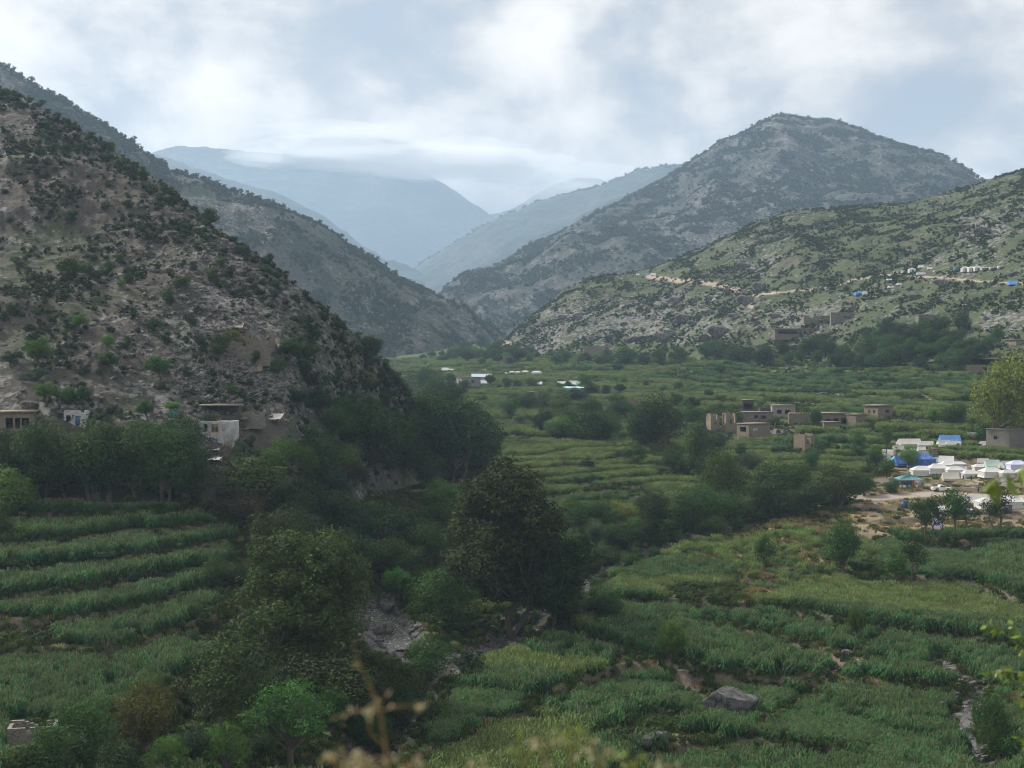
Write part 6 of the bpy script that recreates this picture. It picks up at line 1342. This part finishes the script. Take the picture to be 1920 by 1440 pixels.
# ------------------------------------------------------------------ plants right in front of the camera, out of focus
print('foreground...')
m, t = newmat('near_leaf'); M['near_leaf'] = m
oi = t.add('ShaderNodeObjectInfo'); a = t.attr('tint'); col = t.mix(a, (.06,.11,.015,1), (.30,.38,.06,1)); col = t.mix(.0, col, oi.outputs['Color'])
p_ = t.add('ShaderNodeBsdfPrincipled', i_Base_Color=col, i_Roughness=.5); tr = t.add('ShaderNodeBsdfTranslucent', i_Color=col); ms = t.add('ShaderNodeMixShader', i_0=.35, i_1=p_.outputs[0], i_2=tr.outputs[0]); t.add('ShaderNodeOutputMaterial', i_Surface=ms.outputs[0])
m, t = newmat('dry_flower'); M['dry_flower'] = m
a = t.attr('tint'); col = t.mix(a, (.20,.17,.07,1), (.44,.40,.25,1)); p_ = t.add('ShaderNodeBsdfPrincipled', i_Base_Color=col, i_Roughness=.8); tr = t.add('ShaderNodeBsdfTranslucent', i_Color=col); ms = t.add('ShaderNodeMixShader', i_0=.3, i_1=p_.outputs[0], i_2=tr.outputs[0]); t.add('ShaderNodeOutputMaterial', i_Surface=ms.outputs[0])
M['dry_stem'] = plain_mat('dry_stem', (.34,.22,.10), (.22,.15,.07), .8, 20); M['green_stem'] = plain_mat('green_stem', (.22,.21,.09), (.15,.13,.06), .8, 20)
def blades(Pn, D, ln, wd, rng, bend=.3):
    """small pointed leaves from base points along directions"""
    n_ = len(Pn); s = np.cross(D, unit(n_, rng)); s /= np.linalg.norm(s, axis=1)[:, None]; nn_ = np.cross(D, s); L_ = (ln*(.6+.8*rng.rand(n_)))[:, None]
    a = Pn; b = Pn+D*L_*.45; c = Pn+D*L_+nn_*L_*bend; w_ = wd*L_/ln
    V = np.stack([a, b+s*w_+nn_*L_*.08, c, b-s*w_+nn_*L_*.08], 1).reshape(-1, 3); return V, np.arange(n_*4).reshape(-1, 4)
def near_plant(name, lines, label, cat, rad, nleaf, ln, wd, leafm, stem, seed, tuft=True, group=None, hang=0.0, extra=0):
    rng = rs(seed); p0 = np.array(lines[0][0]); o = empty(name, p0); tag(o, label, cat, group)
    for li, ln_ in enumerate(lines):
        q = np.array(ln_)-p0; k = len(q); tt = np.linspace(0, k-1, (k-1)*6+1); cu = np.stack([np.interp(tt, range(k), q[:, i]) for i in range(3)], 1)
        for _ in range(2): cu[1:-1] = (cu[:-2]+cu[1:-1]*2+cu[2:])/4
        r = rad*(1 if li == 0 else .6); st = part('stem' if li == 0 else 'branch', tube(cu, np.linspace(r, r*.4, len(cu)), 6), M[stem], o, True)
        idx = rng.rand(nleaf)**.8*(len(cu)-1); i0 = np.minimum(idx.astype(int), len(cu)-2); fr = (idx-i0)[:, None]
        if li == 0: 
            keep = idx > len(cu)*.45; i0, fr = i0[keep], fr[keep]
        Pn = cu[i0]*(1-fr)+cu[i0+1]*fr; Dn = (cu[i0+1]-cu[i0]); Dn /= np.linalg.norm(Dn, axis=1)[:, None]+1e-9
        D = Dn*.4+unit(len(Pn), rng)*.9-np.array([0, 0, hang]); D /= np.linalg.norm(D, axis=1)[:, None]
        V, F = blades(Pn, D, ln, wd, rng)
        ob = link('flowers' if leafm == 'dry_flower' else 'leaves', mesh_np('leaves', V, F, False, [M[leafm]], attrs={'tint': ('FACE', rng.rand(len(F)))}), st)
    return o
def n3(px, py, d): v = to3(px, py, d); return (v.x, v.y, v.z)
gz = lambda x, y: float(height(np.array([x]), np.array([y]))[0][0])-.03
def root(px, d, py=1440):
    v = to3(px, py, d); return (v.x, v.y, gz(v.x, v.y))
GN = 'dry weeds in front of the camera'
near_plant('dry_weed', [[root(735, 2.0), n3(728,1440,2.0), n3(715,1345,2.0), n3(700,1300,2.02), n3(672,1240,2.02), n3(660,1208,2.0)], [n3(712,1330,2.0), n3(670,1332,1.98), n3(625,1345,1.97)], [n3(712,1332,2.0), n3(760,1322,2.02), n3(800,1328,2.04)], [n3(722,1400,2.0), n3(690,1370,2.0), n3(700,1335,2.0), n3(735,1290,2.0)], [n3(725,1420,2.0), n3(670,1420,1.95), n3(650,1440,1.93)]],
   'tall blurred dry weed stalk with forked tip, left of the bottom centre', 'weed', .0019, 8, .011, .0036, 'dry_flower', 'dry_stem', 1, group=GN)
for i, (px, ty, d, nl, lb) in enumerate([(640,1395,1.9,110,'blurred yellowish weed tuft left of the tall stalk'), (690,1408,2.05,90,'blurred pale weed tuft at the foot of the tall stalk'), (760,1400,2.1,70,'blurred weed sprig just right of the tall stalk'), (905,1420,2.2,50,'low blurred weed sprig at the bottom between stalk and green weeds'),
      (980,1380,2.3,80,'blurred green-yellow weed left of the bottom right cluster'), (1020,1365,2.25,120,'blurred bright yellow-green weed at the bottom centre right'), (1070,1350,2.1,90,'tallest blurred weed of the bottom centre right cluster'), (1120,1385,2.2,110,'blurred yellow-green weed right of the tallest in the cluster'), (1180,1395,2.1,70,'blurred weed sprig left of the dark boulder'), (1240,1412,2.2,50,'low blurred weed in front of the dark boulder'), (1310,1425,2.3,40,'last low blurred weed at right of the bottom cluster')]):
    g_ = i % 2 == 0
    near_plant('dry_weed', [[root(px+6, d), n3(px+4, 1450, d), n3(px, ty+30, d), n3(px-4, ty, d)]]+[[n3(px+3, 1445, d), n3(px+sx*14, ty+34-6*k, d), n3(px+sx*(26+7*k), ty+14+9*k, d+.04)] for k, sx in enumerate((-1, 1, -1, 1))], lb, 'weed', .0016, max(3, nl//14), .011, .0038, 'near_leaf' if (3 < i < 9 and g_) else 'dry_flower', 'green_stem' if i > 3 else 'dry_stem', 20+i, group=GN)
# shrub outside the frame on the right whose twigs reach into view
bx = root(2060, 8.0); near_plant('leafy_shrub', [[bx, n3(2050,1500,8), n3(2040,1330,8), n3(2020,1150,8), n3(2000,1050,8)], [n3(2035,1300,8), n3(1960,1250,7.9), n3(1915,1215,7.85), n3(1880,1185,7.8), n3(1850,1172,7.8)], [n3(1960,1255,7.9), n3(1915,1262,7.9), n3(1880,1258,7.9), n3(1848,1262,7.9)], [n3(2035,1330,8), n3(1960,1300,8), n3(1915,1290,8), n3(1885,1262,7.95)], [n3(2035,1400,8), n3(1960,1330,8), n3(1922,1310,8), n3(1908,1318,8)], [n3(2045,1450,8), n3(1960,1430,7.9), n3(1925,1395,7.85), n3(1905,1378,7.85)], [n3(2028,1220,8), n3(1960,1200,8), n3(1915,1200,8), n3(1895,1170,8)]],
   'leafy twigs with bright green leaves reaching in from the right edge', 'shrub', .010, 26, .05, .014, 'near_leaf', 'green_stem', 61, hang=.5)
bx = root(2080, 3.2); near_plant('leafy_shrub', [[bx, n3(2090,1300,3.2), n3(2060,1000,3.2), n3(2010,890,3.2)], [n3(2030,930,3.2), n3(1960,895,3.15), n3(1915,885,3.1), n3(1870,892,3.1), n3(1846,905,3.1)], [n3(2010,890,3.2), n3(1960,862,3.2), n3(1925,868,3.2)]],
   'blurred hanging leaflets at the right edge in front of the tents', 'shrub', .004, 20, .05, .009, 'near_leaf', 'green_stem', 62, hang=1.3)
# pale parapet stone at the lower right corner
v = to3(1905, 1432, 1.6); pr = rock_mesh(90, 4, 'rock', .5, .12); pr.materials.clear(); pr.materials.append(plain_mat('sandstone', (.46,.36,.26), (.34,.26,.19), .9, 6))
o = link('parapet_stone', pr, loc=(v.x+.06, v.y, v.z-.69)); o.scale = (.12, .16, 1.45); tag(o, 'pale sandy stone blurred in the lower right corner', 'stone')
# ------------------------------------------------------------------ maize, grass, scrub and stones (uncountable)
print('ground cover...')
NOCROP = [  # picture regions where no field stands
 [(560,1450),(640,1330),(760,1250),(830,1170),(1000,1120),(1230,1010),(1380,955),(1500,930),(1590,900),(1640,860),(1920,856),(2100,870),(2100,1000),(1640,1005),(1450,990),(1250,1025),(1110,1060),(1060,1200),(960,1210),(880,1235),(820,1290),(790,1400),(760,1450)],
 [(560,1300),(430,1250),(420,1010),(560,930),(820,900),(860,1010),(860,1200),(700,1250)],
 [(0,1330),(180,1330),(330,1270),(560,1240),(600,1450),(0,1450)],
 [(350,925),(520,940),(440,1000),(340,955)],
 [(1310,765),(1520,765),(1520,800),(1440,832),(1310,830)],
 [(380,1150),(450,1100),(450,1260),(360,1200)],
 [(690,700),(840,700),(880,860),(930,900),(700,960)],
]
rng = rs(5)
P, ii = grid_sample(VG[22:], 900000, rng, None)
P = P[inview(P) & (P[:, 1] < 1300) & (P[:, 1] > 138)]
keep = rng.rand(len(P)) < np.clip(1.3*(260/P[:, 1])**1.0, .1, 1); P = P[keep]
x, y = P[:, 0], P[:, 1]
v, z, a, b, rw, k = terr(x, y); gx1, gy1 = proj(np.stack([x, y, v], -1))
wx = gx1+22*fbm(x/15, y/15, octv=3, seed=91); wy = gy1+10*fbm(x/15, y/15, octv=3, seed=92)
ok = np.ones(len(P), bool)
for pg in NOCROP: ok &= ~poly_mask(wx, wy, pg)
for ln, dd_ in ((STREAM, 7), (SIDE, 3.0), (BANK1, 4.6), (BANK2, 3.6), (ROADC, 5), (PATH, 1.6)): ok &= line_dist(x, y, ln) > dd_
for cx_, cy_, cr_ in CLEAR:
    st_ = 1.5 if cy_ < 560 else 3.2
    ok &= ((x-cx_)**2+((y-(cy_ if cy_ < 560 else cy_-cr_*2))/st_)**2) > cr_*cr_
free = fbm(x/26, y/26, octv=3, seed=40)
isrise = (a < rw+np.where(y > 380, 1.3, np.where((x < -15) & (k.astype(int) % 3 == 0), 3.2, .5))) | (b < np.where(y > 380, .8, .2))
far_rise = (a < rw+.8) & (y > 380)
crop = ok & ~isrise & (free > -.38)
kk = (k.astype(int)*7+np.floor(x/38+2*fbm(x/90, y/50, octv=2, seed=33)).astype(int)*13) % 11     # the kind of each small field
harvest = poly_mask(wx, wy, [(1230,1010),(1500,960),(1640,960),(1660,1040),(1560,1080),(1480,1100),(1400,1130),(1380,1060),(1250,1050)])
lf = poly_mask(gx1, gy1, [(-60,920),(420,920),(420,1150),(-60,1150)])
crop &= ~(harvest & (rng.rand(len(P)) < .75))
crop &= ~((kk == 3) & (rng.rand(len(P)) < .5) & ~lf)
pm = [maize_patch(1, 2.2, 15, 2.2, M['maize']), maize_patch(2, 2.2, 16, 2.0, M['maize']), maize_patch(3, 2.2, 15, 1.9, M['maize_pale']),
      maize_patch(4, 2.4, 26, 1.1, M['maize'], 5)]
tint_n = fbm(x/55, y/35, octv=3, seed=44)
idx = np.where((kk == 5) | (kk == 8), 3, np.where((kk == 1) | ((tint_n > -.12) & (y > 400)) | ((tint_n > .35) & (y > 300)), 2, np.where(rng.rand(len(P)) < .5, 0, 1)))
idx = np.where(harvest, np.where(rng.rand(len(P)) < .5, 3, 2), idx)
scl = (0.85+.3*rng.rand(len(P)))*np.where(y > 500, 1.25, 1.0)*(1+.25*tint_n)
edge = np.minimum(a-rw, 8)
for nm, msk, lab in (('maize_field', y < 1e9, 'green maize standing on the stepped valley fields'),):
    s_ = crop & msk
    scatter(nm, P[s_]-[0, 0, .15], scl[s_], idx[s_], pm, 3, lab, 'maize')
print('maize', crop.sum())
gp = [grass_patch(1, 1.6, 90, .45, M['grass']), grass_patch(2, 1.6, 80, .35, M['straw']), low_bush(201, 1.2, 1.6, 260, .28, M['scrub_olive']), low_bush(202, 1.0, 1.4, 220, .28, M['grass'])]
near_thing = np.zeros(len(P), bool)
for cx_, cy_, cr_ in CLEAR: near_thing |= ((x-cx_)**2+((y-cy_)/1.3)**2) < (cr_*1.05)**2
gs = ~crop & ~(near_thing & (rng.rand(len(P)) < .85)) & ~(far_rise & (rng.rand(len(P)) < .8)) & (line_dist(x, y, STREAM) > 3.2) & (line_dist(x, y, ROADC) > 5) & (line_dist(x, y, BANK1) > 2.5) & (line_dist(x, y, BANK2) > 1.2) & (line_dist(x, y, BROOK) > 7) & (line_dist(x, y, SIDE) > 1.3)
campz = poly_mask(wx, wy, [(1590,1000),(1600,930),(1650,885),(1660,850),(1930,850),(2000,880),(2000,1000)])
gs &= ~(campz & (rng.rand(len(P)) < .72))
gi_ = np.where(campz | harvest, np.where(rng.rand(len(P)) < .75, 1, 0), rng.choice(4, len(P), p=[.5, .12, .16, .22]))
scatter('grass', P[gs], .8+.6*rng.rand(gs.sum()), gi_[gs], gp, 4, 'rough grass and weeds on the terrace banks', 'grass', .1)

# stones in the stream bed and on the hills
near_s = np.concatenate([np.array(l) for l in (STREAM, BROOK, SIDE)])
P2, _ = grid_sample(VG[22:], 1500000, rng, None)
P2 = P2[inview(P2)]
d_ = np.minimum(line_dist(P2[:, 0], P2[:, 1], STREAM)/4.5, np.minimum(line_dist(P2[:, 0], P2[:, 1], BROOK)/8.5, line_dist(P2[:, 0], P2[:, 1], SIDE)/2.0))
P2 = P2[(d_ < 1)]; P2 = P2[:16000]
scatter('stones', P2, .12+.85*rng.rand(len(P2))**4, rng.choice(7, len(P2)), rk+rkd, 6, 'grey stones and gravel lying in the stream bed', 'stones', .3)
# scrub on the hills
sb = [low_bush(210, 1.6, 2.0, 110, .5, M['scrub_dark']), low_bush(211, 1.3, 2.0, 110, .5, M['scrub_olive']), low_bush(212, 2.0, 1.9, 120, .5, M['scrub_dark']), low_bush(213, .9, 1.4, 90, .4, M['grass'])]
def hill_cover(hn, nb, smin, smax, ns, rmin, rmax, seed, bw=1.0, probs=(.35,.25,.2,.2), bushy=None, label_b='', label_s=''):
    P = HILLS[hn]; rng = rs(seed)
    Q, _ = grid_sample(P, int(nb*3), rng); Q = Q[inview(Q)]
    dn = fbm(Q[:, 0]/(smax*9), Q[:, 1]/(smax*9), Q[:, 2]/(smax*9), octv=4, seed=seed)
    px, py = proj(Q)
    w = np.clip(.3+2.8*dn, .03, 1)
    if bushy is not None: w = np.clip(w+bushy(px, py), 0.02, 1)
    Q = Q[rng.rand(len(Q)) < w][:nb]
    scatter('hillside_scrub', Q-[0, 0, smin*.2], smin+(smax-smin)*rng.rand(len(Q))**2.2, rng.choice(4, len(Q), p=probs), sb, seed, label_b, 'scrub')
    if ns:
        Q, _ = grid_sample(P, int(ns*3), rng); Q = Q[inview(Q)]
        dn = fbm(Q[:, 0]/40, Q[:, 1]/40, Q[:, 2]/40, octv=4, seed=seed+2); px, py = proj(Q)
        w = np.clip(.3+2.4*dn, .01, 1)
        if hn == 'r1':
            el = sum(wt*np.exp(-((px-cx)/rx)**2-((py-cy)/ry)**2) for cx, cy, rx, ry, wt in ((1100,590,140,50,.8),(1280,600,110,50,.9),(1390,570,70,35,.7),(1410,500,45,30,.8),(1520,600,90,35,.6),(1700,570,140,30,.35),(1840,430,60,40,.6),(1000,640,70,30,.8),(1860,600,70,30,.5)))
            w = w*(.12+1.3*el)
        if hn == 'l1': w = np.clip(w*.35+.9*np.exp(-((px-430)/170)**2-((py-560)/200)**2), 0, 1)
        Q = Q[rng.rand(len(Q)) < w][:ns]
        scatter('rubble', Q, rmin+(rmax-rmin)*rng.rand(len(Q))**5, rng.choice(4, len(Q)), rk, seed+1, label_s, 'stones', .4)
hill_cover('l1', 20000, .3, 1.15, 42000, .12, .9, 300, bushy=lambda px, py: -.3*np.exp(-((px-430)/150)**2-((py-600)/170)**2)+.25*((py-px*.9-80) < 90), label_b='low dark scrub over the left hillside', label_s='broken grey rock strewn over the left hillside')
hill_cover('l2', 26000, 1.2, 3.4, 9000, .3, 2.0, 310, probs=(.4,.25,.3,.05), label_b='dark scrub on the hazy left ridge', label_s='pale rock on the hazy left ridge')
hill_cover('r1', 52000, .5, 1.5, 10000, .3, 2.4, 320, probs=(.14,.32,.10,.44), label_b='green scrub on the right hillside', label_s='pale rock strewn over the right hillside')
hill_cover('r2', 34000, 2.2, 5.2, 9000, .8, 4.5, 330, probs=(.45,.2,.35,.0), label_b='dark scrub on the high right peak', label_s='pale rock outcrops on the high right peak')
def crest_cover(hn, n_, smin, smax, seed, label):
    P = HILLS[hn]; rng = rs(seed); C = P[-9:-4].reshape(-1, 3); Q = C[rng.choice(len(C), n_)]; Q = Q[inview(Q)]
    Q = Q+rng.normal(size=Q.shape)*[2, 2, 0]
    scatter('ridge_trees', Q, smin+(smax-smin)*rng.rand(len(Q))**2, rng.choice(3, len(Q)), sb[:3], seed, label, 'trees')
crest_cover('l2', 900, 1.8, 4.6, 340, 'dark trees along the crest of the hazy left ridge')
crest_cover('r2', 900, 2.6, 6.4, 341, 'dark trees along the crest of the high right peak')
crest_cover('r3', 700, 5, 12, 342, 'forest along the far ridge behind the valley')
crest_cover('r1', 400, .6, 1.5, 343, 'green bushes along the crest of the right hill')

# water in the stream
m, t = newmat('water'); M['water'] = m
g = t.add('ShaderNodeNewGeometry').outputs['Position']
wn = t.noise(g, 1.2, 4, .65, .8); foam = t.ss(t.noise(g, 2.6, 5, .7, 1.0), .56, .7)
fo = t.math('MULTIPLY', foam, t.attr('rapid'))
p = principled(t, t.mix(fo, (.055,.05,.038,1), (.62,.66,.68,1)), t.mix(fo, (.12,.12,.12,1), (.7,.7,.7,1)), wn, .5, .12)
p.inputs['Specular IOR Level'].default_value = .5
def water(line, wd_, drop, rapid):
    ln = np.array(line); L_ = np.r_[0, np.cumsum(np.hypot(*np.diff(ln, axis=0).T))]
    s_ = np.arange(0, L_[-1], 1.0); cx = np.interp(s_, L_, ln[:, 0]); cy = np.interp(s_, L_, ln[:, 1])
    kk_ = 7; ker = np.ones(kk_)/kk_; cx = np.convolve(np.pad(cx, 3, mode='edge'), ker, 'valid'); cy = np.convolve(np.pad(cy, 3, mode='edge'), ker, 'valid')
    tx = np.gradient(cx); ty = np.gradient(cy); l_ = np.hypot(tx, ty)+1e-6; nx, ny = -ty/l_, tx/l_
    w_ = wd_*(.8+.5*fbm(s_/9, s_*0, octv=3, seed=3)); off = 1.2*fbm(s_/14, s_*0+5, octv=2, seed=4)
    u = np.linspace(-1, 1, 9)[None, :]
    X = cx[:, None]+nx[:, None]*(u*w_[:, None]+off[:, None]); Y = cy[:, None]+ny[:, None]*(u*w_[:, None]+off[:, None])
    Z = np.repeat(Vbase(cx, cy)[:, None], 9, 1)-3.0+drop
    return np.stack([X, Y, Z], -1), np.repeat(np.full(len(s_), rapid)[:, None], 9, 1)
for nm, (G_, rp) in (('stream', water(STREAM, 3.4, .12, .25)), ('stream', water(BROOK[:4], 4.0, .22, 1.0)), ('channel_water', None) if False else ('stream', water(SIDE, 1.3, 1.45, .3))):
    me = mesh_np(nm, G_.reshape(-1, 3), grid_faces(*G_.shape[:2]), True, [M['water']], attrs={'rapid': ('POINT', rp)})
    tag(link(nm, me), kind='structure')
finish_labels()
print('done', len(bpy.data.objects))
